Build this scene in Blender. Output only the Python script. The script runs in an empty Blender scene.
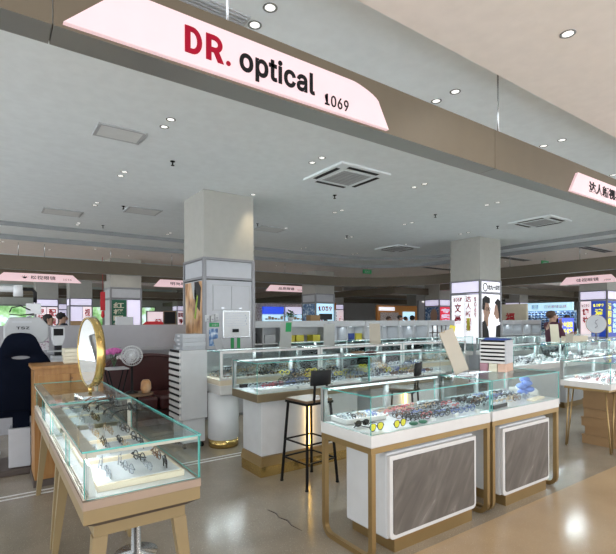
import bpy, math, random
from mathutils import Vector, Matrix
random.seed(7)
PI = math.pi
R = math.radians
C = bpy.context.scene.collection
sc = bpy.context.scene

# ------------------------------------------------------------------ camera
cam_d = bpy.data.cameras.new('camera')
cam = bpy.data.objects.new('camera', cam_d); C.objects.link(cam)
cam.location = (0, 0, 1.45)
cam_d.sensor_width = 36; cam_d.lens = 453 / 616 * 36
cam_d.shift_y = (320.8 - 277) / 616
cam_d.clip_start = 0.05; cam_d.clip_end = 200
cam.rotation_euler = (Matrix.Rotation(R(-35), 4, 'Z') @ Matrix.Rotation(R(90), 4, 'X') @ Matrix.Rotation(R(-0.22), 4, 'Z')).to_euler()
sc.camera = cam

# ------------------------------------------------------------------ world + exposure
w = bpy.data.worlds.new('world'); sc.world = w; w.use_nodes = True
bg = w.node_tree.nodes['Background']
bg.inputs[0].default_value = (0.88, 0.94, 1.0, 1)
bg.inputs[1].default_value = 3.3
sc.view_settings.view_transform = 'Standard'
sc.view_settings.look = 'None'
sc.view_settings.gamma = 1
sc.view_settings.use_curve_mapping = False
sc.view_settings.exposure = 0.0

def light(name, kind, loc, power, color=(1, 1, 1), rot=(0, 0, 0), size=0.1, size_y=None, spot=None, parent=None):
    d = bpy.data.lights.new(name, kind); d.energy = power; d.color = color
    if kind == 'AREA':
        d.size = size
        if size_y: d.shape = 'RECTANGLE'; d.size_y = size_y
    else:
        d.shadow_soft_size = size
    if spot: d.spot_size = R(spot); d.spot_blend = 0.6
    o = bpy.data.objects.new(name, d); C.objects.link(o)
    o.location = loc; o.rotation_euler = rot; o.parent = parent
    return o

LAMP = 0.5
# ------------------------------------------------------------------ materials
def nodes_of(name):
    m = bpy.data.materials.new(name); m.use_nodes = True
    nt = m.node_tree
    return m, nt, nt.nodes['Principled BSDF']

def mat(name, col, rough=0.5, metal=0.0, emit=None, es=1.0, spec=0.5, bump=0.0, bscale=200, alpha=1.0, var=0.03):
    m, nt, b = nodes_of(name)
    b.inputs['Roughness'].default_value = rough
    b.inputs['Metallic'].default_value = metal
    b.inputs['Specular IOR Level'].default_value = spec
    b.inputs['Alpha'].default_value = alpha
    tc = nt.nodes.new('ShaderNodeTexCoord')
    nz = nt.nodes.new('ShaderNodeTexNoise'); nz.inputs['Scale'].default_value = 9; nz.inputs['Detail'].default_value = 3
    nt.links.new(tc.outputs['Object'], nz.inputs['Vector'])
    rp = nt.nodes.new('ShaderNodeValToRGB')
    rp.color_ramp.elements[0].position = 0.3; rp.color_ramp.elements[1].position = 0.7
    rp.color_ramp.elements[0].color = tuple(c * (1 - var) for c in col) + (1,)
    rp.color_ramp.elements[1].color = tuple(min(1, c * (1 + var)) for c in col) + (1,)
    nt.links.new(nz.outputs['Fac'], rp.inputs['Fac']); nt.links.new(rp.outputs['Color'], b.inputs['Base Color'])
    if emit:
        b.inputs['Emission Color'].default_value = tuple(emit) + (1,); b.inputs['Emission Strength'].default_value = es
    if bump:
        n2 = nt.nodes.new('ShaderNodeTexNoise'); n2.inputs['Scale'].default_value = bscale
        bp = nt.nodes.new('ShaderNodeBump'); bp.inputs['Strength'].default_value = bump
        nt.links.new(tc.outputs['Object'], n2.inputs['Vector'])
        nt.links.new(n2.outputs['Fac'], bp.inputs['Height']); nt.links.new(bp.outputs['Normal'], b.inputs['Normal'])
    return m

def noise_mat(name, stops, scale=(1, 1, 1), nscale=5, detail=6, rough=0.4, metal=0, speck=None, emit=0, distort=0.0, coat=0.0, rot=(0, 0, 0)):
    m, nt, b = nodes_of(name)
    tc = nt.nodes.new('ShaderNodeTexCoord'); mp = nt.nodes.new('ShaderNodeMapping'); mp.inputs['Scale'].default_value = scale; mp.inputs['Rotation'].default_value = rot
    if any(rot): mp.vector_type = 'TEXTURE'; mp.inputs['Scale'].default_value = tuple(1 / q for q in scale)
    nz = nt.nodes.new('ShaderNodeTexNoise'); nz.inputs['Scale'].default_value = nscale; nz.inputs['Detail'].default_value = detail
    nz.inputs['Distortion'].default_value = distort
    rp = nt.nodes.new('ShaderNodeValToRGB')
    els = rp.color_ramp.elements
    while len(els) < len(stops): els.new(0.5)
    for e, (p, c) in zip(els, stops): e.position = p; e.color = tuple(c) + (1,)
    L = nt.links.new
    L(tc.outputs['Object'], mp.inputs['Vector']); L(mp.outputs[0], nz.inputs['Vector']); L(nz.outputs['Fac'], rp.inputs['Fac'])
    out = rp.outputs['Color']
    if speck:
        for sc_, thr, colr in speck:
            v = nt.nodes.new('ShaderNodeTexVoronoi'); v.inputs['Scale'].default_value = sc_
            L(tc.outputs['Object'], v.inputs['Vector'])
            lt = nt.nodes.new('ShaderNodeMath'); lt.operation = 'LESS_THAN'; lt.inputs[1].default_value = thr
            L(v.outputs['Distance'], lt.inputs[0])
            mx = nt.nodes.new('ShaderNodeMix'); mx.data_type = 'RGBA'
            L(lt.outputs[0], mx.inputs[0]); L(out, mx.inputs[6]); mx.inputs[7].default_value = tuple(colr) + (1,)
            out = mx.outputs[2]
    L(out, b.inputs['Base Color'])
    b.inputs['Roughness'].default_value = rough; b.inputs['Metallic'].default_value = metal
    b.inputs['Coat Weight'].default_value = coat
    if emit:
        L(out, b.inputs['Emission Color']); b.inputs['Emission Strength'].default_value = emit
    return m

def glass_mat(name, tint, ior=1.45, refl=0.75):
    m = bpy.data.materials.new(name); m.use_nodes = True; nt = m.node_tree
    nt.nodes.clear()
    o = nt.nodes.new('ShaderNodeOutputMaterial'); t = nt.nodes.new('ShaderNodeBsdfTransparent'); g = nt.nodes.new('ShaderNodeBsdfGlossy')
    f = nt.nodes.new('ShaderNodeFresnel'); f.inputs['IOR'].default_value = ior
    mu = nt.nodes.new('ShaderNodeMath'); mu.operation = 'MULTIPLY'; mu.inputs[1].default_value = refl
    x = nt.nodes.new('ShaderNodeMixShader')
    t.inputs[0].default_value = tuple(tint) + (1,); g.inputs['Roughness'].default_value = 0.01
    L = nt.links.new
    ge = nt.nodes.new('ShaderNodeNewGeometry'); fb = nt.nodes.new('ShaderNodeMath'); fb.operation = 'SUBTRACT'; fb.inputs[0].default_value = 1.0
    m2 = nt.nodes.new('ShaderNodeMath'); m2.operation = 'MULTIPLY'; m2.use_clamp = True
    L(ge.outputs['Backfacing'], fb.inputs[1]); L(f.outputs[0], mu.inputs[0]); L(mu.outputs[0], m2.inputs[0]); L(fb.outputs[0], m2.inputs[1]); L(m2.outputs[0], x.inputs[0]); L(t.outputs[0], x.inputs[1]); L(g.outputs[0], x.inputs[2]); L(x.outputs[0], o.inputs[0])
    return m

M = {}
M['white'] = mat('white_paint', (0.54, 0.55, 0.56), 0.45)
M['gloss_white'] = mat('gloss_white', (0.64, 0.65, 0.66), 0.2)
M['case_white'] = mat('case_white', (0.66, 0.645, 0.63), 0.35)
M['ceil'] = mat('ceiling_paint', (0.82, 0.865, 0.88), 0.9, bump=0.02, bscale=40)
M['rear'] = mat('rear_frame_grey', (0.26, 0.27, 0.265), 0.45)
M['ventp'] = mat('vent_panel', (0.70, 0.71, 0.70), 0.7)
M['soffit'] = mat('soffit_paint', (0.82, 0.76, 0.71), 0.9)
M['fascia'] = mat('fascia_paint', (0.30, 0.31, 0.31), 0.8)
M['colpaint'] = mat('column_paint', (0.44, 0.43, 0.39), 0.85)
M['beam'] = mat('beam_taupe', (0.150, 0.122, 0.085), 0.5, 0.25)
M['beam_under'] = mat('beam_grey', (0.30, 0.31, 0.30), 0.35, 0.5)
M['gold'] = mat('brushed_gold', (0.34, 0.23, 0.10), 0.38, 0.75)
M['gold_bright'] = mat('polished_gold', (0.62, 0.44, 0.16), 0.22, 0.9)
M['bronze'] = mat('bronze_trim', (0.25, 0.195, 0.12), 0.35, 0.6)
M['tan'] = mat('tan_lacquer', (0.27, 0.195, 0.095), 0.4)
M['tan_pink'] = mat('rose_tan_edge', (0.34, 0.25, 0.19), 0.35)
M['tan_rail'] = mat('sliding_rail', (0.60, 0.52, 0.44), 0.35, 0.3)
M['tray_tan'] = mat('tray_tan', (0.72, 0.62, 0.47), 0.6)
M['dark'] = mat('dark_recess', (0.08, 0.06, 0.05), 0.6)
M['black'] = mat('black_metal', (0.006, 0.006, 0.007), 0.5, spec=0.2)
M['blackp'] = mat('black_plastic', (0.008, 0.008, 0.009), 0.45, spec=0.25)
M['grey'] = mat('grey_paint', (0.32, 0.33, 0.34), 0.5)
M['midgrey'] = mat('mid_grey', (0.45, 0.46, 0.47), 0.45)
M['steel'] = mat('steel', (0.55, 0.56, 0.57), 0.25, 0.9)
M['frame'] = mat('column_frame_grey', (0.26, 0.26, 0.27), 0.4, 0.3)
M['panel'] = mat('column_panel_white', (0.50, 0.51, 0.54), 0.35)
M['glass'] = glass_mat('clear_glass', (0.955, 0.985, 0.98))
M['edge'] = mat('glass_edge', (0.10, 0.42, 0.38), 0.15, spec=0.8, var=0.15)
M['mirror'] = mat('mirror_silver', (0.92, 0.93, 0.94), 0.02, 1.0)
M['lens'] = glass_mat('lens_clear', (0.93, 0.95, 0.97), 1.5)
M['lens_dark'] = mat('lens_dark', (0.015, 0.013, 0.012), 0.1)
M['lens_yellow'] = mat('lens_yellow', (0.75, 0.66, 0.03), 0.15)
M['pine'] = noise_mat('pine_wood', [(0.25, (0.24, 0.10, 0.022)), (0.5, (0.33, 0.155, 0.042)), (0.75, (0.39, 0.20, 0.06))], (1, 1, 0.12), 26, 5, 0.45,
                      speck=[(9, 0.10, (0.16, 0.06, 0.02))])
M['seatwood'] = noise_mat('stool_wood', [(0.3, (0.13, 0.075, 0.04)), (0.7, (0.22, 0.14, 0.08))], (1, 8, 1), 12, 4, 0.5)
M['stone'] = noise_mat('grey_stone', [(0.25, (0.085, 0.072, 0.062)), (0.5, (0.118, 0.102, 0.088)), (0.68, (0.16, 0.14, 0.122)), (0.76, (0.30, 0.27, 0.24))], (5, 1, 1.1), 3.0, 10, 0.5, distort=.7, rot=(0, R(35), 0))
M['floor'] = noise_mat('terrazzo_grey', [(0.3, (0.26, 0.222, 0.172)), (0.7, (0.32, 0.275, 0.215))], (1, 1, 1), 2.5, 4, 0.20,
                       speck=[(55, 0.16, (0.22, 0.19, 0.15)), (80, 0.15, (0.52, 0.48, 0.42))])
M['floor2'] = noise_mat('terrazzo_tan', [(0.3, (0.42, 0.305, 0.19)), (0.7, (0.49, 0.36, 0.225))], (1, 1, 1), 2.5, 4, 0.18,
                        speck=[(55, 0.15, (0.38, 0.28, 0.18)), (80, 0.13, (0.66, 0.55, 0.42))])
M['leather'] = mat('burgundy_leather', (0.055, 0.012, 0.012), 0.28, bump=0.15, bscale=60)
M['navy'] = mat('navy_fabric', (0.003, 0.005, 0.013), 0.9, spec=0.1, bump=0.2, bscale=300)
M['cream'] = mat('cream_card', (0.70, 0.66, 0.52), 0.6)
M['kraft'] = mat('cardboard', (0.30, 0.185, 0.09), 0.8)
M['sign'] = mat('sign_pink_lit', (0.45, 0.34, 0.35), 0.4, emit=(1.0, 0.70, 0.74), es=0.62)
M['lit'] = mat('lightbox_white', (0.9, 0.9, 0.9), 0.4, emit=(0.93, 0.92, 1.0), es=0.72)
M['lit_pink'] = mat('lightbox_pink', (0.9, 0.8, 0.82), 0.4, emit=(1.0, 0.80, 0.86), es=0.68)
M['lit_lav'] = mat('lightbox_lavender', (0.8, 0.78, 0.9), 0.4, emit=(0.74, 0.68, 0.92), es=0.62)
M['lit_blue'] = mat('screen_blue', (0.02, 0.04, 0.5), 0.3, emit=(0.01, 0.07, 0.75), es=0.9)
M['lit_deep'] = mat('lightbox_navy', (0.02, 0.05, 0.3), 0.3, emit=(0.015, 0.05, 0.34), es=0.8)
M['lit_sky'] = mat('lightbox_sky', (0.5, 0.75, 0.9), 0.3, emit=(0.50, 0.80, 1.0), es=0.9)
M['lit_red'] = mat('lightbox_red', (0.7, 0.02, 0.05), 0.3, emit=(0.8, 0.02, 0.06), es=0.7)
M['lit_warm'] = mat('strip_warm', (1, 0.8, 0.3), 0.3, emit=(1.0, 0.62, 0.20), es=1.3)
M['led'] = mat('led_white', (1, 1, 1), 0.3, emit=(0.80, 0.92, 0.95), es=1.1)
M['led_soft'] = mat('led_soft', (1, 1, 1), 0.3, emit=(0.88, 0.96, 1.0), es=2)
M['lamp'] = mat('lamp_lens', (1, 1, 1), 0.3, emit=(1.0, 0.97, 0.92), es=0.95)
M['yellow_text'] = mat('yellow_letter', (0.9, 0.85, 0.05), 0.4, emit=(1.0, 0.95, 0.05), es=0.7)
M['red'] = mat('red_letter', (0.33, 0.001, 0.02), 0.6, spec=0.2)
M['red2'] = mat('bright_red', (0.55, 0.02, 0.03), 0.5)
M['ink'] = mat('black_letter', (0.006, 0.006, 0.007), 0.6, spec=0.2)
M['green'] = mat('green_card', (0.02, 0.30, 0.09), 0.5)
M['dgreen'] = mat('dark_green', (0.015, 0.13, 0.07), 0.5)
M['yellow'] = mat('yellow_card', (0.62, 0.55, 0.05), 0.5)
M['orange'] = mat('orange_panel', (0.55, 0.22, 0.04), 0.5)
M['blue'] = mat('blue_cloth', (0.12, 0.20, 0.50), 0.8)
M['bluecard'] = mat('blue_card', (0.03, 0.07, 0.30), 0.5)
M['pinkpetal'] = mat('pink_petal', (0.62, 0.14, 0.42), 0.7, var=0.2)
M['whitepetal'] = mat('white_petal', (0.8, 0.78, 0.78), 0.7)
M['leaf'] = mat('leaf_green', (0.06, 0.16, 0.05), 0.6, var=0.3)
M['petal_dull'] = mat('dull_pink_card', (0.38, 0.20, 0.24), 0.6)
M['peach'] = mat('peach_card', (0.62, 0.40, 0.30), 0.6)
M['skin'] = mat('skin', (0.50, 0.30, 0.21), 0.55)
M['hair'] = mat('hair_black', (0.012, 0.010, 0.010), 0.6)
M['hair_br'] = mat('hair_brown', (0.08, 0.04, 0.025), 0.6)
M['maroon'] = mat('maroon_shirt', (0.09, 0.02, 0.045), 0.8)
M['navycl'] = mat('dark_clothes', (0.03, 0.035, 0.05), 0.8)
M['white_cl'] = mat('white_coat', (0.7, 0.7, 0.72), 0.8)
M['beigeback'] = mat('mirror_back_beige', (0.46, 0.41, 0.33), 0.5)
M['greyback'] = mat('mirror_back_grey', (0.42, 0.42, 0.40), 0.35, 0.3)
M['wallb'] = mat('wall_grey', (0.62, 0.60, 0.57), 0.8)
M['partition'] = mat('partition_white', (0.40, 0.39, 0.41), 0.6)
M['outdoor'] = noise_mat('outdoor_view', [(0.35, (0.10, 0.30, 0.06)), (0.5, (0.40, 0.62, 0.32)), (0.6, (0.75, 0.92, 0.95)), (0.8, (0.95, 1, 1))], (1, 1, 1), 1.3, 6, 0.5, emit=0.6)
M['posterwarm'] = noise_mat('poster_warm', [(0.3, (0.16, 0.03, 0.015)), (0.5, (0.60, 0.32, 0.13)), (0.7, (0.75, 0.55, 0.38))], (3, 3, 1.5), 2.5, 4, 0.3)
M['photocool'] = noise_mat('poster_cool', [(0.3, (0.02, 0.05, 0.16)), (0.5, (0.10, 0.22, 0.45)), (0.68, (0.75, 0.85, 0.9))], (1, 1, 1), 14, 4, 0.3)
M['goods'] = noise_mat('mixed_goods', [(0.3, (0.05, 0.04, 0.05)), (0.45, (0.4, 0.3, 0.28)), (0.6, (0.65, 0.62, 0.6)), (0.75, (0.3, 0.1, 0.08))], (1, 1, 1), 20, 5, 0.4)
M['clearplastic'] = mat('smoky_plastic', (0.42, 0.44, 0.46), 0.15, alpha=0.9)
FR = {   # eyeglass frame colours
    'silver': mat('frame_silver', (0.22, 0.23, 0.25), 0.3, 0.5), 'gold': mat('frame_gold', (0.40, 0.26, 0.12), 0.3, 0.5),
    'black': M['blackp'], 'tortoiseshell': mat('frame_tortoise', (0.14, 0.06, 0.025), 0.25, var=0.5),
    'blue': mat('frame_blue', (0.05, 0.09, 0.28), 0.3), 'red': mat('frame_red', (0.40, 0.04, 0.05), 0.3),
    'clear': mat('frame_clear', (0.50, 0.56, 0.58), 0.15), 'white': mat('frame_white', (0.8, 0.8, 0.8), 0.3),
    'pink': mat('frame_pink', (0.6, 0.3, 0.32), 0.3)}

# ------------------------------------------------------------------ mesh builder
class MB:
    def __init__(s): s.v = []; s.f = []; s.m = []; s.sm = []
    def add(s, vs, fs, m=0, T=None, smooth=False):
        b = len(s.v)
        s.v += [tuple(T @ Vector(p)) for p in vs] if T else [tuple(p) for p in vs]
        for f in fs: s.f.append(tuple(i + b for i in f)); s.m.append(m); s.sm.append(smooth)
        return s
    def box(s, x0, x1, y0, y1, z0, z1, m=0, T=None, ms=None):
        vs = [(x0, y0, z0), (x1, y0, z0), (x1, y1, z0), (x0, y1, z0), (x0, y0, z1), (x1, y0, z1), (x1, y1, z1), (x0, y1, z1)]
        fs = [(0, 3, 2, 1), (4, 5, 6, 7), (0, 1, 5, 4), (1, 2, 6, 5), (2, 3, 7, 6), (3, 0, 4, 7)]   # bottom, top, -y, +x, +y, -x
        b = len(s.m); s.add(vs, fs, m, T)
        if ms:
            for i, k in ms.items(): s.m[b + i] = k
        return s
    def taper(s, c0, h0, c1, h1, m=0):   # frustum between two z-level rectangles, c=(x,y,z) h=(hx,hy)
        vs = []
        for c, h in ((c0, h0), (c1, h1)):
            vs += [(c[0] - h[0], c[1] - h[1], c[2]), (c[0] + h[0], c[1] - h[1], c[2]), (c[0] + h[0], c[1] + h[1], c[2]), (c[0] - h[0], c[1] + h[1], c[2])]
        return s.add(vs, [(0, 3, 2, 1), (4, 5, 6, 7), (0, 1, 5, 4), (1, 2, 6, 5), (2, 3, 7, 6), (3, 0, 4, 7)], m)
    def prism(s, poly, a0, a1, axis='z', m=0, T=None):
        n = len(poly)
        def p3(p, a): return (p[0], p[1], a) if axis == 'z' else ((p[0], a, p[1]) if axis == 'y' else (a, p[0], p[1]))
        vs = [p3(p, a0) for p in poly] + [p3(p, a1) for p in poly]
        fs = [tuple(range(n))[::-1], tuple(range(n, 2 * n))] + [(i, (i + 1) % n, n + (i + 1) % n, n + i) for i in range(n)]
        if axis == 'y': fs = [f[::-1] for f in fs]
        return s.add(vs, fs, m, T)
    def tube(s, pts, r, n=6, m=0, closed=False, T=None, smooth=True, up=(0, 0, 1)):
        pts = [Vector(p) for p in pts]; k = len(pts)
        rs = r if isinstance(r, (list, tuple)) else [r] * k
        vs = []
        for i, p in enumerate(pts):
            if closed: t = pts[(i + 1) % k] - pts[i - 1]
            else: t = pts[min(i + 1, k - 1)] - pts[max(i - 1, 0)]
            t.normalize(); u = Vector(up)
            if abs(t.dot(u)) > 0.97: u = Vector((1, 0, 0)) if abs(t.x) < 0.9 else Vector((0, 1, 0))
            a = t.cross(u).normalized(); b = t.cross(a).normalized()
            off = PI / n if n == 4 else 0
            for j in range(n):
                q = 2 * PI * j / n + off
                vs.append(p + (a * math.cos(q) + b * math.sin(q)) * rs[i])
        fs = []
        for i in range(k if closed else k - 1):
            i2 = (i + 1) % k
            for j in range(n): fs.append((i * n + j, i * n + (j + 1) % n, i2 * n + (j + 1) % n, i2 * n + j))
        if not closed: fs += [tuple(range(n))[::-1], tuple(range((k - 1) * n, k * n))]
        return s.add(vs, fs, m, T, smooth and n > 4)
    def lathe(s, prof, n=24, c=(0, 0, 0), m=0, T=None, smooth=True):
        vs = []
        for r, z in prof:
            for j in range(n):
                q = 2 * PI * j / n; vs.append((c[0] + r * math.cos(q), c[1] + r * math.sin(q), c[2] + z))
        fs = [(i * n + j, i * n + (j + 1) % n, (i + 1) * n + (j + 1) % n, (i + 1) * n + j) for i in range(len(prof) - 1) for j in range(n)]
        fs += [tuple(range(n))[::-1], tuple(range((len(prof) - 1) * n, len(prof) * n))]
        return s.add(vs, fs, m, T, smooth)
    def ball(s, c, r, n=10, m=0, T=None):
        rr = r if isinstance(r, (tuple, list)) else (r, r, r)
        prof = [(max(0.02, math.sin(PI * i / n)), -math.cos(PI * i / n)) for i in range(n + 1)]
        vs = []; k = n + 4
        for a, z in prof:
            for j in range(k):
                q = 2 * PI * j / k; vs.append((c[0] + rr[0] * a * math.cos(q), c[1] + rr[1] * a * math.sin(q), c[2] + rr[2] * z))
        fs = [(i * k + j, i * k + (j + 1) % k, (i + 1) * k + (j + 1) % k, (i + 1) * k + j) for i in range(n) for j in range(k)]
        fs += [tuple(range(k))[::-1], tuple(range(n * k, (n + 1) * k))]
        return s.add(vs, fs, m, T, True)
    def mesh(s, name, mats):
        me = bpy.data.meshes.new(name); me.from_pydata(s.v, [], s.f)
        for x in mats: me.materials.append(x)
        for p, mi, sm in zip(me.polygons, s.m, s.sm): p.material_index = mi; p.use_smooth = sm
        me.update(); return me
    def build(s, name, mats, parent=None, loc=(0, 0, 0), rot=(0, 0, 0), bevel=0, seg=2):
        if not isinstance(mats, (list, tuple)): mats = [mats]
        o = bpy.data.objects.new(name, s.mesh(name, mats)); C.objects.link(o)
        o.parent = parent; o.location = loc; o.rotation_euler = rot
        if bevel:
            b = o.modifiers.new('bevel', 'BEVEL'); b.width = bevel; b.segments = seg; b.limit_method = 'ANGLE'
        return o

LABELS = set()
def tag(o, label, cat, group=None, kind=None):
    if label in LABELS and not group: print('DUPLICATE LABEL', label)
    nw = len(label.replace(',', ' ').split())
    if nw > 16 or nw < 4: print('LABEL LENGTH', nw, label)
    LABELS.add(label)
    o['label'] = label; o['category'] = cat
    if group: o['group'] = group
    if kind: o['kind'] = kind
    return o
def thing(name, label, cat, loc=(0, 0, 0), rz=0, group=None, rot=None):
    o = bpy.data.objects.new(name, None); C.objects.link(o); o.empty_display_size = 0.1
    o.location = loc; o.rotation_euler = rot or (0, 0, rz)
    return tag(o, label, cat, group)
def struct(name, mb, mats, **k):
    o = mb.build(name, mats, **k); o['kind'] = 'structure'; return o
ORD = ['first', 'second', 'third', 'fourth', 'fifth', 'sixth', 'seventh', 'eighth', 'ninth', 'tenth', 'eleventh', 'twelfth', 'thirteenth', 'fourteenth', 'fifteenth', 'sixteenth']

try: INTER = bpy.data.fonts.load(bpy.utils.system_resource('DATAFILES', path='fonts') + '/Inter.woff2')
except Exception: INTER = None
# flat lettering fitted to a box: (u0,u1) across, (v0,v1) up, in the plane facing -Y ('y') or -X ('x') at given depth
def text(body, u0, u1, v0, v1, depth, face, m, parent=None, name='lettering', bold=0.0, thick=0.004):
    c = bpy.data.curves.new('t', 'FONT'); c.body = body; c.offset = bold
    if INTER and body.isascii(): c.font = INTER
    c.extrude = 0.02; c.space_character = 1.05
    o = bpy.data.objects.new('t', c); C.objects.link(o)
    bpy.context.view_layer.update()
    me = bpy.data.meshes.new_from_object(o.evaluated_get(bpy.context.evaluated_depsgraph_get()))
    C.objects.unlink(o); bpy.data.objects.remove(o)
    xs = [v.co.x for v in me.vertices]; ys = [v.co.y for v in me.vertices]
    if not xs: return None
    ax, bx, ay, by = min(xs), max(xs), min(ys), max(ys)
    for v in me.vertices:
        u = u0 + (v.co.x - ax) / (bx - ax) * (u1 - u0); q = v0 + (v.co.y - ay) / (by - ay) * (v1 - v0)
        t = (v.co.z + 0.02) / 0.04 * thick
        v.co = (u, depth - t, q) if face == 'y' else (depth - t, -u, q)     # for 'x', u runs along -Y
    me.materials.clear(); me.materials.append(m)
    for p in me.polygons: p.material_index = 0
    ob = bpy.data.objects.new(name, me); C.objects.link(ob); ob.parent = parent
    return ob
def vtext(s, u0, u1, v0, v1, depth, face, m, parent, bold=0.01, gap=0.15):
    n = len(s); h = (v1 - v0) / n
    me = []
    for i, ch in enumerate(s):
        t = v1 - i * h
        me.append(text(ch, u0, u1, t - h * (1 - gap), t, depth, face, m, parent, 'lettering', bold, 0.003))
    return me

# ================================================================== STRUCTURE
XL, XR, YN, YF = -9, 42, -7, 36
struct('floor', MB().box(-5, XR, -3, YF, -0.1, 0), M['floor'])
def slab_floor(n, x0, x1, y0, y1): struct(n, MB().box(x0, x1, y0, y1, -0.002, 0.0015), M['floor2'])
slab_floor('floor_aisle', -5, XR, -3, 1.93)
slab_floor('floor_far_aisle', -5, XR, 11.75, 13.75)
struct('ceiling', MB().box(XL, XR, YN, YF, 3.4, 3.5), M['ceil'])
# lowered ceilings over the aisles
struct('ceiling_aisle_near', MB().box(XL, XR, YN, 1.89, 3.22, 3.399, ms={4: 1}), [M['soffit'], M['ceil']])
def arc_path(x, y, r, xa, yb, n=12):   # along +X at Y=y, rounding to -Y at X=x
    p = [(xa, y)]
    for i in range(n + 1):
        a = PI / 2 - PI / 2 * i / n
        p.append((x - r + r * math.cos(a), y - r + r * math.sin(a)))
    p.append((x, yb)); return p
def band(inner, outer, z0, z1, m, mats, name, ms_in=0, ms_bot=None):
    n = len(inner); b = MB()
    vs = [(p[0], p[1], z) for z in (z0, z1) for p in inner] + [(p[0], p[1], z) for z in (z0, z1) for p in outer]
    fs = []; mi = []
    for i in range(n - 1):
        fs.append((i, i + 1, n + i + 1, n + i)); mi.append(ms_in)
        fs.append((2 * n + i + 1, 2 * n + i, 3 * n + i, 3 * n + i + 1)); mi.append(0)
        fs.append((i + 1, i, 2 * n + i, 2 * n + i + 1)); mi.append(ms_bot if ms_bot is not None else 0)
        fs.append((n + i, n + i + 1, 3 * n + i + 1, 3 * n + i)); mi.append(0)
    fs += [(0, n, 3 * n, 2 * n), (n - 1, 3 * n - 1, 4 * n - 1, 2 * n - 1)]; mi += [0, 0]
    b.add(vs, fs); b.m = mi
    return struct(name, b, mats)
inA = arc_path(11.1, 10.5, 2.6, XL, YN); outA = arc_path(11.6, 11.5, 2.4, XL, YN)
band(inA, outA, 3.31, 3.399, 0, [M['ceil'], M['fascia']], 'trim_1', ms_in=1)
inB = arc_path(11.6, 11.5, 2.4, XL, YN); outB = arc_path(14.3, 13.9, 0.8, XL, YN)
band(inB, outB, 3.20, 3.399, 0, [M['soffit'], M['fascia']], 'ceiling_aisle_far', ms_in=1)
struct('ceiling_cross_aisle', MB().box(11.6, 14.3, 13.9, YF, 3.2, 3.399).box(14.3, XR, 11.6, 13.9, 3.2, 3.399), M['soffit'])
struct('ceiling_second_aisle', MB().box(XL, 11.6, 22.5, 25, 3.2, 3.399).box(14.3, XR, 22.5, 25, 3.2, 3.399).box(24.8, 27.3, YN, 11.6, 3.2, 3.399), M['soffit'])
struct('wall_left', MB().box(XL - .1, XL, 18, YF, 0, 3.5), M['wallb'])
struct('wall_back', MB().box(XL, XR, YF, YF + 0.15, 0, 3.5), M['wallb'])
struct('wall_right', MB().box(XR, XR + 0.15, YN, YF, 0, 3.5), M['wallb'])
for i, (x0, x1) in enumerate([(-8, -4.6), (-4.2, -0.8), (-0.4, 3.0), (3.4, 6.8), (7.2, 10.6)]):
    wf = struct('window_%d' % (i + 1), MB().box(x0, x1, YF - 0.08, YF - 0.001, 1.0, 1.08).box(x0, x1, YF - 0.08, YF - 0.001, 2.52, 2.6)
                .box(x0, x0 + .08, YF - 0.08, YF - 0.001, 1.08, 2.52).box(x1 - .08, x1, YF - 0.08, YF - 0.001, 1.08, 2.52), M['frame'])
    MB().box(x0 + .08, x1 - .08, YF - 0.05, YF - 0.03, 1.08, 2.52).build('pane', M['outdoor'], wf)
    light('window_light', 'AREA', ((x0 + x1) / 2, YF - .12, 1.8), 8, (.9, .97, 1), (R(90), 0, 0), 3.2, 1.4, parent=wf)
# floor joint strip
struct('trim_2', MB().box(-4, 2.3, 4.42, 4.44, 0, 0.004).box(-4, 2.3, 4.50, 4.52, 0, 0.004), M['case_white'])
cr = MB(); pts = [(1.735, 3.03), (1.755, 2.93), (1.735, 2.86), (1.76, 2.78), (1.74, 2.70), (1.755, 2.59)]
cr.tube([(x, y, 0.001) for x, y in pts], [0.002, 0.006, 0.004, 0.007, 0.004, 0.001], 4)
tag(cr.build('floor_crack', M['dark']), 'jagged dark crack in the polished floor beside the bar stool', 'crack')

# beams
def straight_beam(name, x0, x1, y0, y1, z0=2.6, z1=2.9):
    return struct(name, MB().box(x0, x1, y0, y1, z0, z1, ms={0: 1}), [M['beam'], M['beam_under']])
seams = [0.20, 3.14, 6.08, 9.02]
xs = [XL] + seams + [11.9]
b = MB()
for a, c in zip(xs[:-1], xs[1:]): b.box(a + 0.0025, c - 0.0025, 2.0, 2.15, 2.6, 2.895, ms={0: 1})
b.box(XL, 11.9, 2.01, 2.14, 2.61, 2.885, m=1)
struct('trim_3', b, [M['beam'], M['beam_under']])
band(arc_path(11.6, 11.72, 2.6, XL, 2.15), arc_path(11.75, 11.87, 2.75, XL, 2.15), 2.6, 2.9, 0, [M['beam'], M['beam_under']], 'trim_4', ms_bot=1)
straight_beam('trim_5', XL, 11.3, 13.8, 13.95)
straight_beam('trim_6', 14.2, 14.35, YN, 11.4)
straight_beam('trim_7', 14.35, XR, 11.25, 11.4)
straight_beam('trim_8', 14.2, XR, 13.8, 13.95)
straight_beam('trim_9', 14.2, 14.35, 13.95, YF)
straight_beam('trim_10', 11.15, 11.3, 13.95, YF)
straight_beam('trim_11', XL, 11.15, 22.3, 22.45)
straight_beam('trim_12', 14.35, XR, 22.3, 22.45)
straight_beam('trim_13', 24.6, 24.75, YN, 11.25)
straight_beam('trim_14', XL, 11.15, 25.1, 25.25)

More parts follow.
